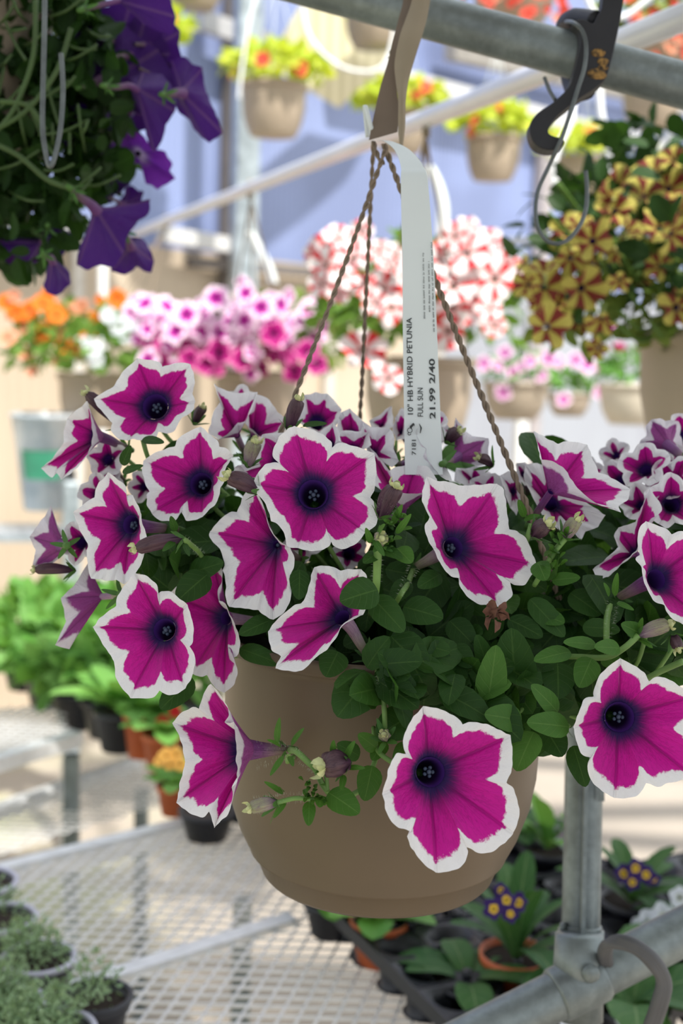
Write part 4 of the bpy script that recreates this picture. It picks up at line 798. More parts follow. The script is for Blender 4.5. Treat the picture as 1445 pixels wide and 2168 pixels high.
def hanging(name, px, py, d, r, h, rb, label, group=None, pot='pot_bg', leaf='green', nl=260, mr=(.2,.2,.14), mz=.03, ll=.04, flowers=(), hook=None, wire=True, dens=None, wf=.62, under=-.35, cord=None, cat='hanging basket', soilrim=True):
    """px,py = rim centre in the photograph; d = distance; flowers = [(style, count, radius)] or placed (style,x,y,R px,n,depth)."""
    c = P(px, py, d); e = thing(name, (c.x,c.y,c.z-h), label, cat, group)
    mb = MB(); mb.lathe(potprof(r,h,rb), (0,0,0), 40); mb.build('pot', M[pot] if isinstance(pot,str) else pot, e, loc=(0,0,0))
    mb = mound(nl, (0,0,h+mz), mr[0], mr[1], mr[2], ll, wf=wf, under=under); mb.build('foliage', LM[leaf], e, loc=(0,0,0), attr=True)
    for style, cnt, R in flowers:
        for i in range(cnt):
            a = random.uniform(0, 2*math.pi) if random.random() < .3 else random.uniform(-math.pi*.95, -.05*math.pi); z = random.uniform(-.55, 1)
            dd = Vector((math.cos(a)*math.sqrt(max(.05,1-z*z*.9)), math.sin(a)*math.sqrt(max(.05,1-z*z*.9)), z)); q = Vector((dd.x*mr[0]*1.03, dd.y*mr[1]*1.03, h+mz+dd.z*mr[2]*1.05))
            o = bpy.data.objects.new('flower', random.choice(FM[style])); COL.objects.link(o); o.parent = e; face(o, q, dd+rdir()*.45+Vector((0,-.35,.1)), sc=R*random.uniform(.8,1.15))
    if wire:
        hz = hook.z-e.location.z if hook else h+.42; hx = (hook.x-c.x) if hook else 0; hy = (hook.y-c.y) if hook else 0
        for k in range(3):
            a = k*2.094+.5; mb = MB(); mb.tube([(r*math.cos(a), r*math.sin(a), h),(hx*.98,hy*.98,hz-.03)], .0028 if cord else .0018, 6); mb.build('hanger_cord', cord or M['paper'], e, loc=(0,0,0))
        if cord:
            mb = MB(); mb.tube([(hx,hy,hz-.03),(hx,hy,hz+.02)], .010, 8, flat=.3); mb.build('hanger_strap', M['strap'], e, loc=(0,0,0))
    return e
def addfl(e, style, x, y, Rpx, n, d, roll=None):
    p = P(x,y,d); o = bpy.data.objects.new('flower', FM[style][random.randrange(3)]); COL.objects.link(o); o.parent = e
    nz = math.sqrt(max(.02, 1-n[0]**2-n[1]**2))*(-1 if len(n) > 2 else 1); v = rt_*n[0]+up_*n[1]-fw*nz; face(o, p-e.location, v, roll, Rpx/F*d); return o
cordm = M['rope']
# ---- flowering baskets behind, along the pale pipe
e = hanging('orange_petunia_basket', 205, 790, 4.1, .125, .175, .09, 'taupe basket of orange and peach flowers at the far left', leaf='green', nl=420, mr=(.30,.22,.14), mz=.06, ll=.055, hook=onpipe(352), cord=cordm)
for x, y, R, s_ in [(10,640,20,'orange'),(30,660,22,'orange'),(60,655,24,'orange'),(90,640,24,'orange'),(120,665,22,'orange'),(92,700,26,'orange'),(140,735,24,'orange'),(158,745,20,'peach'),(185,702,20,'orange'),(205,675,18,'orange'),(248,632,22,'orange'),(15,712,22,'peach'),(55,745,20,'peach'),(125,765,16,'peach'),(150,660,18,'peach'),(172,650,18,'peach'),(110,650,20,'orange'),(75,690,18,'orange'),(45,690,18,'peach'),(285,640,18,'peach'),(100,625,18,'orange'),(28,625,14,'peach'),(210,635,12,'orange'),(66,786,14,'peach'),(130,705,14,'peach')]:
    addfl(e, s_, x, y, R, (random.uniform(-.5,.5), random.uniform(-.1,.5)), 3.95+random.uniform(-.05,.1))
for x, y, R in [(270,700,30),(300,680,26),(285,660,24),(255,690,22),(195,740,22),(203,762,18),(230,665,18),(310,700,22),(188,722,16)]:
    addfl(e, 'white', x, y, R, (random.uniform(-.5,.5), random.uniform(-.1,.5)), 3.9)
e = hanging('pink_petunia_basket', 545, 785, 3.75, .125, .185, .09, 'taupe basket of bright pink and magenta petunias in the middle distance', leaf='olive', nl=520, mr=(.27,.22,.13), mz=.08, ll=.05, hook=onpipe(530), cord=cordm)
for k in range(135):
    x = random.gauss(480, 95); y = 700+random.gauss(0, 38)-abs(x-480)*.02
    if not (275 < x < 700 and 598 < y < 800): continue
    st = 'pink' if y < 715 or random.random() < .3 else 'magenta'
    addfl(e, st, x, y, random.uniform(19,29), (random.uniform(-.7,.7), random.uniform(-.3,.6)), 3.52+random.uniform(-.08,.1))
for x, y, R, s_ in [(465,745,30,'magenta'),(435,770,26,'magenta'),(580,705,30,'magenta'),(400,760,24,'magenta'),(670,770,26,'magenta'),(650,745,26,'magenta'),(395,665,30,'pink'),(370,700,28,'pink'),(550,650,30,'pink'),(455,630,30,'pink'),(310,760,26,'pink'),(520,620,24,'pink')]: addfl(e, s_, x, y, R, (random.uniform(-.3,.3),.1), 3.4)
e = hanging('red_white_petunia_basket', 888, 755, 2.95, .13, .19, .092, 'large basket of red and white striped petunias behind the price tag', leaf='green', nl=620, mr=(.24,.2,.17), mz=.10, ll=.05, hook=onpipe(905), cord=cordm)
for x, y, R in [(770,735,44),(820,800,30),(690,560,30),(720,500,36),(745,540,38),(700,530,36),(730,580,34),(770,600,34),(810,610,36),(830,650,34),(790,640,30),(945,700,40),(940,550,42),(985,530,44),(1020,560,42),(960,600,42),(1010,610,44),(1050,590,40),(1060,545,36),(985,650,40),(1035,650,30),(955,650,34),(1000,580,40),(1070,560,30),(1025,510,32),(960,500,30),(985,480,26),(1090,580,26),(680,600,24),(820,560,30),(850,590,30),(665,540,22),(760,490,26),(870,640,30),(1045,690,24),(930,590,30),(975,560,36),(715,620,24),(800,530,24),(840,540,24)]:
    addfl(e, 'redwhite', x, y, R*random.uniform(1.0,1.25), (random.uniform(-.45,.45), random.uniform(-.1,.5)), 2.62+random.uniform(-.06,.1))
e = hanging('yellow_maroon_petunia_basket', 1545, 700, 1.9, .135, .19, .095, 'near right basket of yellow petunias with maroon stripes', leaf='dark', nl=800, mr=(.33,.25,.24), mz=.10, ll=.045, hook=None, wire=True)
for x, y, R, n in [(1150,600,52,(-.2,.1)),(1240,620,50,(.2,-.5)),(1160,690,46,(-.2,-.3)),(1215,690,40,(.1,-.5)),(1300,380,40,(-.6,.3)),(1330,450,45,(-.3,.3)),(1250,500,48,(.1,.2)),(1200,490,42,(-.5,.2)),(1300,440,40,(-.3,.5)),(1380,350,40,(.2,.5)),(1420,390,44,(.2,.2)),(1370,400,40,(0,.2)),(1395,470,46,(-.1,.1)),(1340,520,36,(-.1,-.1)),(1435,500,40,(.2,0)),(1290,540,34,(-.3,-.2)),(1390,560,34,(.1,-.3)),(1205,555,36,(-.5,-.2)),(1270,690,36,(-.2,-.6)),(1130,645,34,(-.6,-.1)),(1440,650,46,(.3,-.2)),(1340,480,30,(.2,.2)),(1425,330,30,(.1,.6)),(1180,640,34,(.1,-.2)),(1310,600,26,(0,-.2)),(1225,470,30,(0,.5)),(1110,600,30,(-.4,.2)),(1100,560,26,(-.5,.4)),(1280,420,30,(-.4,.2)),(1440,440,34,(.2,.1)),(1245,560,32,(-.1,.1)),(1360,590,24,(0,0)),(1150,560,34,(-.3,.4)),(1260,740,26,(0,-.7))]:
    addfl(e, 'star', x, y, R*1.05, n if R >= 50 else (max(-.85,min(.85,n[0]*1.1+random.uniform(-.65,.45))), max(-.85,min(.85,n[1]*1.1+random.uniform(-.55,.45)))), 1.72+random.uniform(-.08,.12))
mb = MB()
for k in range(26):
    x, y = random.uniform(1120,1445), random.uniform(340,690); a = P(x,y,1.74); b = P(x+(1500-x)*.5, y+(620-y)*.4+40, 1.85); mb.tube(smooth_path([a, a.lerp(b,.5)+Vector((0,0,-.02)), b],4), .0022, 6)
for k in range(420):
    x = random.uniform(1105,1460); y = random.uniform(360,720)
    if y < 820-(x-1000)*.9: continue
    p = P(x,y,1.78+random.random()*.1); o = rdir(); leaf_into(mb, p, p+o*random.uniform(.02,.04), .018, rdir())
mb.build('foliage', LM['olive'], e, attr=True)
# ---- far yellow-leaved baskets with red flowers
FB = [('left-hand yellow-leaved basket hung before the pale blue post', 580,178,4.75,.125,.19,0), ('yellow-leaved basket above the red and white petunias, well below the thick rail', 1045,290,5.7,.125,.19,0), ('yellow-leaved basket behind the loop of the bare wire hook', 1228,335,6.1,.125,.175,0),
      ('yellow-leaved basket mostly hidden behind the brown hanger strap', 850,238,5.5,.12,.17,0), ('small basket of which only the base shows under the thick rail, beside the brown strap', 792,18,5.4,.125,.16,1), ('basket whose base shows under the thick rail at the right edge', 1385,172,5.2,.13,.18,1),
      ('basket whose base just shows at the top edge above the blue wall panel', 412,-75,5.2,.125,.17,1), ('yellow-leaved basket behind the top of the dark purple petunias', 300,95,5.0,.115,.15,0), ('pale yellow-green basket behind the yellow and maroon petunias', 1400,385,6.2,.115,.15,0)]
for lb, px, py, d, r, h, pl_ in FB:
    e = hanging('yellow_leaved_basket', px, py, d, r, h, r*.68, lb, 'far yellow-leaved baskets', leaf='yellow', nl=230, mr=(.19,.17,.085), mz=.045, ll=.065, under=-.15, flowers=(('coral',5,.03),) if not pl_ else (('coral',3,.03),), pot='pot_bg')
    tag(e, lb, 'hanging basket', 'far yellow-leaved baskets')
for i, (px, py, d, lb) in enumerate([(1090,-40,3.6,'basket of small red flowers at the top edge above the thick rail'), (1410,60,3.4,'basket of small red flowers in the upper right corner')]):
    e = hanging('red_flower_basket', px, py, d, .12, .11, .085, lb, 'red flower baskets at the top', leaf='olive', nl=220, mr=(.20,.2,.09), mz=.01, ll=.045)
    for k in range(34): addfl(e, 'coral' if k % 3 else 'peach', px+random.uniform(-120,120) if i == 0 else random.uniform(1330,1460), random.uniform(-60,55) if i == 0 else random.uniform(-20,140), random.uniform(9,16), (random.uniform(-.5,.5), random.uniform(-.5,.5)), d-.17)
# ---- low bowls far right
for px, py, d, r, h, st, lb in [(1092,808,4.6,.118,.135,'lilac','far taupe bowl with lilac flowers, widest of the pair left of the cream bowl'), (1205,832,5.0,.085,.09,'lilac','smallest far bowl with lilac flowers, between two wider bowls'), (1335,812,4.4,.11,.14,'pinkc','far cream-lit bowl with two hot pink flower heads')]:
    e = thing('flower_bowl', P(px,py,d)-Vector((0,0,h)), lb, 'flower bowl', 'far bowls')
    mb = MB(); mb.lathe([(.001,0),(r*.62,0),(r*.85,h*.3),(r*.97,h*.7),(r*.99,h*.9),(r*1.03,h*.91),(r*1.03,h),(r*.95,h),(r*.9,h*.8),(.001,h*.8)],(0,0,0),40); mb.build('pot', plain('beige_bowl', (.42,.35,.27) if st=='lilac' else (.62,.56,.45), .5, var=.04), e, loc=(0,0,0))
    mb = mound(110,(0,0,h+.02),r*1.0,r*.9,.06 if st=='lilac' else .09,.055,wf=.4,under=0); mb.build('foliage', LM['lush'], e, loc=(0,0,0), attr=True)
    for k in range(3):
        a = k*2.094+.9; mb = MB(); mb.tube([(r*math.cos(a), r*math.sin(a), h),(0,0,h+.5)], .002, 6); mb.build('hanger_cord', M['paper'], e, loc=(0,0,0))
    if st == 'lilac':
        for k in range(9): addfl(e, random.choice(('lilac','pink')), px+random.uniform(-75,75), py-random.uniform(-25,75), random.uniform(13,22), (random.uniform(-.4,.4),random.uniform(-.2,.4)), d-.12)
    else:
        for x, y in ((1310,738),(1362,738)):
            mb = MB(); c = P(x,y,d-.05)-e.location
            for k in range(60): dd = rdir(); dd.z = abs(dd.z); leaf_into(mb, c+Vector((0,0,-.01)), c+Vector((dd.x*.034,dd.y*.034,dd.z*.025)), .016, Vector((0,0,1)), rows=2)
            mb.build('flower', plain('hot_pink', (.85,.04,.35), .6), e, loc=(0,0,0))
        for x, y, s_ in [(1298,695,11),(1270,735,10),(1345,700,9)]: addfl(e, 'pink', x, y, s_, (0,.2), d-.1)
for x, y, R in [(1228,720,14),(1215,770,12),(1240,762,11),(1260,755,11),(1175,745,12)]: pass
a_, b_ = P(1092,808,4.6)+Vector((0,0,.5)), P(1335,812,4.4)+Vector((0,0,.5)); x_ = (b_-a_).normalized(); pipe('overhead_pipe', a_-x_*.6, b_+x_*1.2, .012, 'galv_l', 'thin far pipe holding the three low bowls, mostly hidden by flowers')
# ---- dark purple basket at upper left
e = hanging('purple_petunia_basket', -130, -60, 1.42, .13, .19, .09, 'dark violet petunia basket trailing into the upper left corner', leaf='dark', nl=900, mr=(.20,.17,.25), mz=-.10, ll=.035, under=-2, wire=True)
for st, x, y, R, n in [('purple',265,75,80,(.2,.5,1)),('purple',225,130,80,(-.3,.2)),('purple',205,80,66,(-.4,.3)),('violet',262,318,34,(.6,.3)),('purple',245,395,52,(.6,-.5,1)),('purple',20,15,58,(-.3,.1)),('purple',172,240,54,(-.3,.1)),('purple',180,50,50,(-.3,.4)),('purple',165,165,50,(-.3,0)),('purple',160,290,40,(.2,.2,1)),('purple',275,440,44,(.6,-.2,1)),('purple',250,250,50,(.5,-.5,1)),('purple',295,120,78,(.3,.3,1)),('purple',335,100,62,(.5,.2,1)),('purple',285,250,54,(.3,-.3,1)),('purple',345,180,60,(.5,-.2,1)),('violet',45,530,54,(-.1,-.6,1)),('purple',110,515,40,(.2,-.6))]:
    addfl(e, st, x, y, R, n, 1.42+random.uniform(-.03,.04))
M['petal_v'], M['petal_lv'], M['tube_v'] = SP['purple'], SP['violet'], TM['v']; CR['z'] = (0, 0)
def flv(pts, th, n, d, tube=None, mat='petal_v', back=True):
    fl('z', [(q[0]*S, q[1]*S)+tuple(q[2:]) for q in pts], (th[0]*S, th[1]*S), n, d, tube=(tube[0]*S, tube[1]*S) if tube else None, mat=mat, tcol='tube_v', back=back, stam=False, par=e, rt=.0095, h=.022, p=1.15)
flv([(208,72,T),(250,48),(285,70,N_),(335,105,T),(368,170),(352,225,N_),(330,262,T),(290,235),(250,222,N_),(200,200,T),(180,140,N_)], (240,165), (.35,-.2), 1.39, (170,185))
flv([(318,422,T),(314,452),(292,468,N_),(270,500),(262,535,T),(240,566),(212,560,N_),(185,571),(162,560,T),(166,530),(184,490,N_),(196,466,T),(230,440),(272,436,N_)], (205,447), (.40,-.55), 1.31, (150,400))
flv([(362,128,T),(388,120),(408,136,N_),(428,142,T),(432,170),(437,195,N_),(456,240),(471,282,T),(456,294),(444,303,N_),(420,284),(398,252,T),(378,236),(368,200,N_)], (388,198), (.55,-.15), 1.36, (345,200))
flv([(258,282,T),(295,280),(318,308,N_),(350,322,T),(364,345),(360,362,N_),(372,378,T),(350,392),(332,400,N_),(308,388,T),(298,350),(280,345,N_),(258,320,T),(250,300,N_)], (292,325), (.05,-.15), 1.40, None, 'petal_lv', False)
flv([(262,190,T),(285,215),(305,255,N_),(312,300),(326,322,T),(344,296),(352,262,N_),(372,236,T),(366,188),(345,158,N_),(300,152,T),(275,165,N_)], (290,190), (.35,-.5), 1.345, (222,182))
flv([(104,545,T),(98,575),(92,606,N_),(98,620,T),(118,626),(132,618,N_),(150,600,T),(146,575),(135,560,N_),(120,550,T)], (112,556), (.1,-.62), 1.35, (92,538))
flv([(0,512,T),(28,540),(58,553,N_),(76,544,T),(100,528,N_),(118,498,T),(90,500),(60,505,N_),(30,500,T)], (88,512), (-.1,-.6), 1.38, (100,480))
flv([(268,-16,T),(325,-30),(362,0,N_),(371,36,T),(364,70),(335,66,N_),(305,52,T),(282,22,N_)], (250,2), (.45,.1), 1.30, (175,20))
flv([(262,500,T),(300,505),(318,530,N_),(326,552,T),(318,578),(290,566,N_),(262,582),(234,574,T),(238,540,N_)], (278,524), (.2,-.4), 1.37, (262,490))
mb = MB()
for k in range(34):
    x = random.uniform(-30,200); y = random.uniform(-20,440); L = random.uniform(40,110); a = random.uniform(-2.2,.6); mb.tube(smooth_path([P(x,y,1.30+random.uniform(-.03,.1)), P(x+L*.5*math.cos(a), y+L*.5*math.sin(a)+8, 1.3), P(x+L*math.cos(a), y+L*math.sin(a), 1.3)],4), .0015, 6)
for q in [[(148,398),(100,380),(40,330),(-20,300)],[(150,60),(120,150),(60,230),(0,270)],[(0,215),(60,225),(95,275)],[(75,0),(70,120),(30,230),(-10,280)]]: mb.tube(smooth_path([P(a,b,1.27) for a,b in q],6), .0026, 8)
mb.build('stem', plain('shaded_petunia_stem', (.05,.10,.02), .6), e)
mb = MB()
for k in range(950):
    x = random.uniform(-80, 270); y = random.uniform(-60, 560)
    if x > 300-abs(y-250)*.35 or y > 560-max(0,x-60)*.9: continue
    p = P(x,y,1.33+random.random()*.14); o = (rdir()+Vector((0,0,-.3))).normalized(); L = random.uniform(.02,.036); leaf_into(mb, p, p+o*L, L*.6, rdir(), rows=5)
mb.build('foliage', LM['dark'], e, attr=True)
# ---- white drip hoses
def hose(pts, r, lb):
    mb = MB(); mb.tube(smooth_path([P(*q) for q in pts], 7), r, 10); tag(mb.build('drip_hose', white), lb, 'hose', 'white drip hoses')
hose([(1268,180,3.0),(1272,240,3.0),(1285,300,3.0),(1292,350,3.0),(1290,400,3.0),(1270,450,3.0),(1240,468,3.0),(1205,455,3.0),(1182,420,3.0),(1172,370,3.0),(1178,320,3.0),(1205,260,3.05),(1215,200,3.1)], .008, 'thick white hose loop hanging below the rail beside the black clip')
hose([(640,-20,4.2),(648,60,4.2),(690,120,4.2),(750,150,4.2),(810,140,4.2),(835,60,4.2),(840,-20,4.2)], .006, 'thin white hose swagged beside the cream housing')
hose([(545,-20,4.4),(525,60,4.4),(510,160,4.4),(505,210,4.4)], .005, 'thin white hose dropping to the yellow-leaved basket by the post')
hose([(1440,240,3.6),(1415,290,3.6),(1395,330,3.6),(1400,380,3.6)], .006, 'short white hose above the pale yellow-green basket at right')
hose([(1240,-10,2.6),(1260,30,2.6),(1290,40,2.6),(1330,30,2.6),(1380,-10,2.6)], .006, 'white hose crossing the red flowers at the top right')
def tagstrip(pts, lb):
    mb = MB(); L = smooth_path([P(*q) for q in pts],6); V = []; Fc = []
    for i, p in enumerate(L): V += [p-rt_*.014, p+rt_*.014]
    for i in range(len(L)-1): Fc.append((2*i,2*i+1,2*i+3,2*i+2))
    mb.add(V, Fc); o = mb.build('price_tag', M['paper']); o.modifiers.new('s','SOLIDIFY').thickness = .0006; tag(o, lb, 'price tag', 'blurred price tags')
tagstrip([(905,350,2.75),(925,390,2.75),(937,440,2.75),(935,500,2.75)], 'curled white price tag just right of the in-focus tag')
tagstrip([(528,490,3.6),(550,530,3.6),(570,570,3.6),(578,600,3.6)], 'blurred white tag hanging over the pink petunias')
# ---- clear tub on a ledge at left
tub = thing('plastic_tub', P(92,1078,4.0), 'translucent tapered tub with a green label on the far left ledge', 'tub')
t = NT('cloudy_plastic'); t.col(t.mix(t.step(t.noise(9, t.pos(), 3), .4, .6), (.55,.62,.68), (.80,.83,.86))); t.rough(.25); t.b.inputs['Transmission Weight'].default_value = .35
mb = MB(); mb.lathe([(.001,0),(.060,0),(.098,.285),(.104,.290),(.104,.300),(.094,.30),(.056,.008),(.001,.008)], (0,0,0), 32); mb.build('tub_body', t.m, tub, loc=(0,0,0))
mb = MB(); mb.V = []; n = 10
for i in range(n+1):
    a = -2.2+i*.16
    for z in (.10,.19): rr = .060+.038*z/.285+.0015; mb.V.append(Vector((rr*math.cos(a), rr*math.sin(a), z)))
mb.F = [(2*i,2*i+2,2*i+3,2*i+1) for i in range(n)]; mb.A = [(0,0,0)]*len(mb.V); mb.build('label', plain('green_label', (.05,.30,.18), .5), tub, loc=(0,0,0))
lg = thing('wall_ledge', P(60,1128,4.0), 'pale metal ledge carrying the translucent tub at far left', 'ledge')
mb = MB(); a, b = P(-160,1105,3.75), P(170,1108,4.15); X = (b-a).normalized(); mb.box((a+b)/2-Vector((0,0,.03)), (b-a).length, .34, .02, (X, Vector((-X.y,X.x,0)), Vector((0,0,1)))); mb.build('shelf_plate', M['galv_b'], lg, smooth=False)
mb = MB(); a, b = P(-160,1132,3.6), P(165,1128,4.0); mb.tube([a,b], .016, 12); mb.build('front_bar', M['galv_l'], lg)
mb = MB(); c = P(148,1035,4.0); mb.box(c, .03, .03, .12); tag(mb.build('black_bracket', M['black'], smooth=False), 'small black bracket on the pale blue post at left', 'bracket')
# ================================================================ MESH BENCHES
def bench(name, corners, z, label, cell=.03, ang=(48,-25), bars=(), legs=(), long_=1.25, edges=True, leg_to=0):
    cs = [G(x, y, z) for x, y in corners]; c0 = sum(cs, Vector())/len(cs); e = thing(name, (c0.x,c0.y,0), label, 'bench', 'expanded metal benches')
    U = Vector((math.cos(math.radians(ang[0])), math.sin(math.radians(ang[0])), 0)); Wv = Vector((-U.y, U.x, 0))
    us = [(c-c0).dot(U) for c in cs]; ws = [(c-c0).dot(Wv) for c in cs]
    poly = list(zip(us, ws))
    def span(w_):
        xs = []
        for (a, b), (c, d) in zip(poly, poly[1:]+poly[:1]):
            if (b-w_)*(d-w_) < 0: xs.append(a+(c-a)*(w_-b)/(d-b))
        return (min(xs), max(xs)) if len(xs) >= 2 else None
    mb = MB(); hw = cell/2; hl = cell*long_/2; row = 0; w_ = min(ws)
    while w_ < max(ws):
        sp = span(w_+hw/2)
        if sp:
            i0 = math.ceil(sp[0]/hl); i1 = math.floor(sp[1]/hl); pts = []
            for i in range(i0, i1+1):
                off = hw if (i+row) % 2 else 0; pts.append(c0+U*(i*hl)+Wv*(w_+off*.92))
            if len(pts) > 2:
                V = []; Fc = []
                for q in pts: V += [q+Wv*-.0017+Vector((0,0,.0016)), q+Wv*.0017+Vector((0,0,.0016)), q+Wv*.0017-Vector((0,0,.0016)), q-Wv*.0017-Vector((0,0,.0016))]
                for i in range(len(pts)-1):
                    for k in range(4): Fc.append((i*4+k, i*4+(k+1)%4, i*4+4+(k+1)%4, i*4+4+k))
                mb.add(V, Fc)
        w_ += hw; row += 1
    mb.build('mesh_top', M['bright'], e, smooth=False)
    for (a, b, hh) in bars:
        A, B = G(*a, z), G(*b, z); X = (B-A).normalized(); mb = MB(); mb.box((A+B)/2-Vector((0,0,hh/2-.008)), (B-A).length, .028, hh, (X, Vector((-X.y,X.x,0)), Vector((0,0,1)))); mb.build('frame_bar', M['bright'], e, smooth=False)
    for (x, y) in legs:
        A = G(x, y, z); mb = MB(); mb.box((A.x,A.y,z/2-.02), .030, .030, z-.04); mb.build('leg', M['galv'], e, smooth=False)
    return e
ZT = .76
bench('mesh_bench', [(-420,1965),(-60,1858),(480,1722),(760,1900),(1060,2230),(1500,2420),(-300,2900),(-900,2500)], ZT, 'near expanded metal bench filling the lower left below the basket', cell=.030,
      bars=[((150,2098),(618,1948),.012),((-60,1858),(480,1722),.035)], legs=[(515,1850),(-40,1870)], ang=(38,0))
bench('mesh_bench', [(-260,1560),(-60,1500),(128,1492),(166,1556),(-60,1628),(-300,1700)], ZT, 'farthest small expanded metal bench at the left edge', cell=.030, bars=[((-300,1700),(166,1556),.03)], legs=[(152,1560)], ang=(38,0))
bench('mesh_bench', [(-260,1800),(-60,1720),(290,1608),(352,1700),(60,1790),(-100,1850),(-300,1900)], .60, 'lower expanded metal bench behind the near one', cell=.030, bars=[((-260,1800),(290,1608),.03)], legs=[(300,1640)], ang=(38,0))
# ================================================================ SMALL POTS AND TRAYS ON THE BENCH
terr = plain('terracotta_plastic', (.55,.12,.035), .5, var=.06); blk = plain('black_nursery_plastic', (.016,.017,.024), .42, var=.1, scale=30); lil = plain('pale_lilac_plastic', (.50,.50,.60), .35, var=.03)
def nursery_pot(e, r, h, mat):
    mb = MB(); mb.lathe([(.001,0),(r*.72,0),(r*.95,h*.82),(r*1.03,h*.83),(r*1.04,h),(r*.96,h),(r*.93,h*.86),(.001,h*.86)], (0,0,0), 28); mb.build('pot', mat, e, loc=(0,0,0))
    mb = MB(); mb.disc((0,0,h*.88), r*.94, 20); mb.build('potting_soil', M['soil'], e, loc=(0,0,0))
def rosette(e, z, n, L, wf, mat, up=.5):
    mb = MB()
    for k in range(n):
        a = k*2.4+random.uniform(-.3,.3); q = k/n; el = up*(.3+q); d = Vector((math.cos(a)*math.cos(el), math.sin(a)*math.cos(el), math.sin(el))); l = L*random.uniform(.75,1.1)
        leaf_into(mb, Vector((0,0,z)), Vector((0,0,z))+d*l, l*wf, Vector((-d.x*d.z, -d.y*d.z, 1)), curl=.35, rows=7, round_=1.15)
    mb.build('leaves', mat, e, loc=(0,0,0), attr=True)
def potted(name, px, py, zb, r, h, pm, label, leaf='prim', n=12, L=.10, wf=.42, up=.6, flowers=(), group='potted plants on the benches', mnd=None, cat='potted plant'):
    c = G(px, py, zb); e = thing(name, c, label, cat, group); nursery_pot(e, r, h, pm)
    if mnd: mb = mound(mnd[0], (0,0,h+mnd[1]), mnd[2], mnd[2], mnd[3], L, wf=wf, under=-.1); mb.build('leaves', LM[leaf], e, loc=(0,0,0), attr=True)
    else: rosette(e, h, n, L, wf, LM[leaf], up)
    for st, x, y, R, dz in flowers:
        d0 = proj(c)[2]; addfl(e, st, x, y, R, (random.uniform(-.3,.3), random.uniform(.1,.5)), d0-dz)
    return e
Zb = ZT+.004
SP['prim'] = petal('dark_primrose_petal', (.035,.01,.13), None, (.85,.55,.02), (.05,.01,.12), veins=(.01,0,.04), tl=.1, vein=.3, thr=.25, tr=.36)
FM['prim'] = [petunia_mesh('primrose_blossom', 1.0, SP['prim'], TM['v'], notch=.22, cup=.08, seed=s_, N=30, NS=5, tube=.3) for s_ in (4,5,6)]
SP['yel'] = petal('apricot_petal', (.88,.50,.12), None, (.7,.3,.02), (.8,.5,.2), tl=.3, vein=.2, veins=(.7,.3,.05)); FM['yel'] = [petunia_mesh('apricot_blossom', 1.0, SP['yel'], TM['g'], notch=.12, cup=.3, seed=s_, N=30, NS=5, tube=.3) for s_ in (7,8,9)]
potted('potted_primrose', 800, 2035, Zb, .040, .062, terr, 'small terracotta-coloured pot with green leaves directly under the big basket', leaf='lush', n=9, L=.075, wf=.6)
potted('potted_primrose', 1085, 2125, Zb, .045, .07, terr, 'dark violet primrose with yellow eyes left of the fluted post', n=12, L=.125, wf=.26, up=1.1, flowers=[('prim',1045,1925,24,.14),('prim',1072,1905,24,.13),('prim',1098,1912,22,.12),('prim',1060,1885,18,.12),('prim',1080,1935,18,.14)])
potted('potted_primrose', 985, 2150, Zb, .045, .05, blk, 'low broad-leaved plant in front of the violet primrose', n=7, L=.10, wf=.5, up=.35)
potted('potted_primrose', 1330, 2000, Zb, .045, .07, blk, 'dark violet primrose right of the fluted post', n=10, L=.105, wf=.30, up=.95, flowers=[('prim',1320,1850,22,.1),('prim',1345,1838,22,.1),('prim',1367,1852,20,.1),('prim',1338,1868,20,.12),('prim',1382,1862,16,.1)])
potted('potted_primrose', 1440, 2080, Zb, .045, .07, blk, 'white primrose at the right edge behind the rail', n=9, L=.08, wf=.4, up=.6, flowers=[('white',1375,1955,28,.02),('white',1405,1940,28,.02),('white',1380,1975,24,.03),('white',1440,1900,24,0),('white',1430,1955,26,.0),('white',1350,1960,18,.01)])
potted('potted_primrose', 1330, 2240, Zb, .045, .07, blk, 'white primrose below the rubber tie at the bottom edge', n=12, L=.12, wf=.55, up=.5, flowers=[('white',1165,2150,18,.1),('white',1200,2158,18,.1),('white',1225,2140,14,.1),('white',1320,2165,18,.05),('white',1255,2165,16,.08)])
potted('potted_primrose', 1155, 1880, Zb, .045, .07, blk, 'green-leaved plant behind the violet primrose with a pinkish white head', leaf='lush', n=8, L=.10, wf=.30, up=1.1, flowers=[('lilac',1195,1755,24,0),('white',1180,1765,20,0),('red',1160,1742,12,0),('white',1200,1790,16,0)])
potted('potted_primrose', 1090, 1850, Zb, .045, .07, blk, 'dull green plant in a black pot under the right side of the big basket', n=7, L=.09, wf=.5, up=.6)
potted('potted_primrose', 700, 1975, Zb, .040, .05, blk, 'small plant with round leaves at the lower left of the big basket', leaf='lush', n=8, L=.07, wf=.6, up=.5)
potted('potted_primrose', 370, 1722, Zb, .033, .055, terr, 'small orange pot with apricot flowers on the bench beside the side-facing petunia', leaf='lush', n=12, L=.06, wf=.5, flowers=[('yel',350,1600,17,0),('yel',372,1598,18,0),('yel',382,1618,16,0),('yel',335,1612,12,0),('yel',362,1618,14,0)])
potted('potted_primrose', 345, 1628, Zb, .042, .075, terr, 'orange pot with red flowers under the left petunia flowers, nearer of two', leaf='lush', n=12, L=.09, wf=.5, flowers=[('red',345,1525,14,0),('red',370,1505,14,0),('red',330,1535,12,0)])
potted('potted_primrose', 303, 1600, Zb, .042, .095, terr, 'orange pot with red flowers under the left petunia flowers, farther of two', leaf='lush', n=12, L=.09, wf=.5, flowers=[('red',298,1508,13,0),('red',315,1490,13,0)])
potted('potted_primrose', 255, 1585, Zb, .055, .085, blk, 'black pot of broad green leaves at left beside the orange pots', leaf='lush', n=16, L=.14, wf=.42, up=.8)
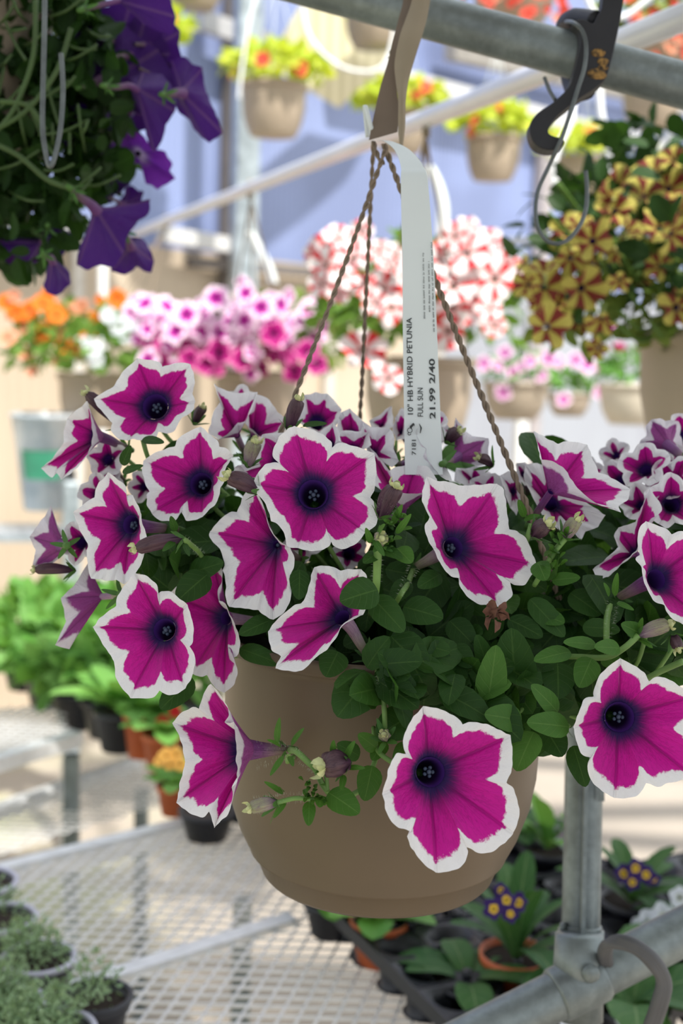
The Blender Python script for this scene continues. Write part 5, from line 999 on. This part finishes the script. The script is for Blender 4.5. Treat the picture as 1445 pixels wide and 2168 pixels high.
for i, (x, y, L, lb) in enumerate([(110,1440,.24,'lush green plant at the far left edge of the leafy row'),(200,1400,.22,'lush green plant below the backward-facing left petunia'),(60,1400,.22,'leftmost bright green plant of the leafy row'),(170,1480,.22,'bright green plant in the front middle of the leafy row'),(235,1500,.20,'bright green plant nearest the black pot in the leafy row'),(290,1470,.18,'bright green plant half hidden behind the left petunia flowers'),(330,1420,.18,'green plant with orange flowers behind the lower left petunias'),(400,1500,.14,'bright green plant seen beside the left side of the big basket')]):
    potted('leafy_plant', x, y+55, Zb-.05, .07, .09, blk, lb, leaf='lush', L=L*.42, wf=.42, mnd=(150,.04,L*.62,L*.5), group='bright green leafy row', flowers=([('coral',128,1305,14,0),('coral',15,1345,12,0)] if i == 1 else [('yel',232,1390,16,.1),('orange',215,1375,14,.1),('orange',225,1420,12,.1)] if i == 6 else []))
# black cell trays
def tray(px, py, a, nx_, ny_, lb, cell=.075, h=.055):
    c = G(px, py, Zb); e = thing('black_cell_tray', c, lb, 'plant tray', 'black cell trays'); X = Vector((math.cos(a), math.sin(a), 0)); Y = Vector((-X.y,X.x,0))
    mb = MB()
    for i in range(nx_):
        for j in range(ny_):
            q = X*((i-(nx_-1)/2)*cell)+Y*((j-(ny_-1)/2)*cell); n = 16; prof = [(.030,0,1),(.024,.002,1),(.030,h,1),(.0365,h,4)]; V = []; Fc = []
            for (r_, z, sq_) in prof:
                for k in range(n):
                    t_ = 2*math.pi*k/n; cx_, sy_ = math.cos(t_), math.sin(t_); s_ = 1/max(abs(cx_), abs(sy_)) if sq_ == 4 else 1; V.append(q+X*(cx_*s_*r_)+Y*(sy_*s_*r_)+Vector((0,0,z)))
            for i2 in range(3):
                for k in range(n): Fc.append((i2*n+k, i2*n+(k+1)%n, i2*n+n+(k+1)%n, i2*n+n+k))
            Fc.append(tuple(range(n))); mb.add(V, Fc)
            mb.tube([q+X*.037+Y*.037+Vector((0,0,h)), q+X*.037+Y*.037+Vector((0,0,h+.012))], .006, 8)
    mb.build('cells', blk, e, loc=(0,0,0)); mb = MB()
    W_, H_ = nx_*cell, ny_*cell
    for s1 in (-1,1): mb.box(X*(s1*W_/2)+Vector((0,0,h-.008)), .003, H_, .02, (X,Y,Vector((0,0,1)))); mb.box(Y*(s1*H_/2)+Vector((0,0,h-.008)), W_, .003, .02, (X,Y,Vector((0,0,1))))
    mb.build('rim', blk, e, loc=(0,0,0), smooth=False)
def tray_at(px, py, k, nx_, ny_, lb):
    A = G(px, py, Zb); B = A+Vector((math.cos(-1.13+math.pi/2), math.sin(-1.13+math.pi/2), 0))*(ny_*.0375+.02+k*.245); q = proj(B); tray(q[0], q[1], -1.13, nx_, ny_, lb)
for q in [(815,2160,0,5,3,'black cell tray nearest the bottom rail, left-hand column'),(615,1945,0,5,3,'black cell tray under the terracotta pot below the big basket'),(500,1790,0,4,3,'black cell tray behind the empty black pot'),(400,1700,0,3,3,'black cell tray beside the apricot flowers'),(315,1610,0,4,3,'black cell tray under the two orange pots'),
          (815,2160,1,5,3,'black cell tray under the low broad-leaved plant'),(615,1945,1,5,3,'black cell tray under the dull green plant'),(815,2160,2,5,3,'black cell tray behind the fluted post')]: tray_at(*q)
c = G(438, 1772, Zb); e = thing('nursery_pot', c, 'empty black nursery pot below the side-facing petunia', 'plant pot'); nursery_pot(e, .048, .05, blk)
# herbs at lower left
for i, (x, y, r, lb, den) in enumerate([(-38,1868,.046,'uppermost pale-rimmed pot at the left edge',0),(5,1945,.042,'second pale-rimmed pot down the left edge',50),(82,2030,.042,'pale-rimmed herb pot nearest the bench mesh',200),(-5,2130,.05,'bushy grey-green herb pot in the bottom left corner',420),(205,2112,.038,'dark-rimmed herb pot at the lower left beside the bright bar',90),(110,2185,.045,'grey-green herb pot cut by the bottom edge',300)]):
    c = G(x, y, Zb+.07); c.z = Zb; e = thing('herb_pot', c, lb, 'potted herb', 'herb pots'); nursery_pot(e, r, .07, blk)
    mb = MB(); n = 36; mb.tube([(r*1.04*math.cos(2*math.pi*k/n), r*1.04*math.sin(2*math.pi*k/n), .071) for k in range(n+1)], .004, 8, caps=False); mb.build('rim', lil if i != 4 else blk, e, loc=(0,0,0))
    if den: mb = mound(den*3, (-r*.3,0,.075), r*1.1, r*1.1, .05, .010, wf=.38, rows=3, hollow=.1, under=-.1); mb.build('leaves', LM['grey'], e, loc=(0,0,0), attr=True)
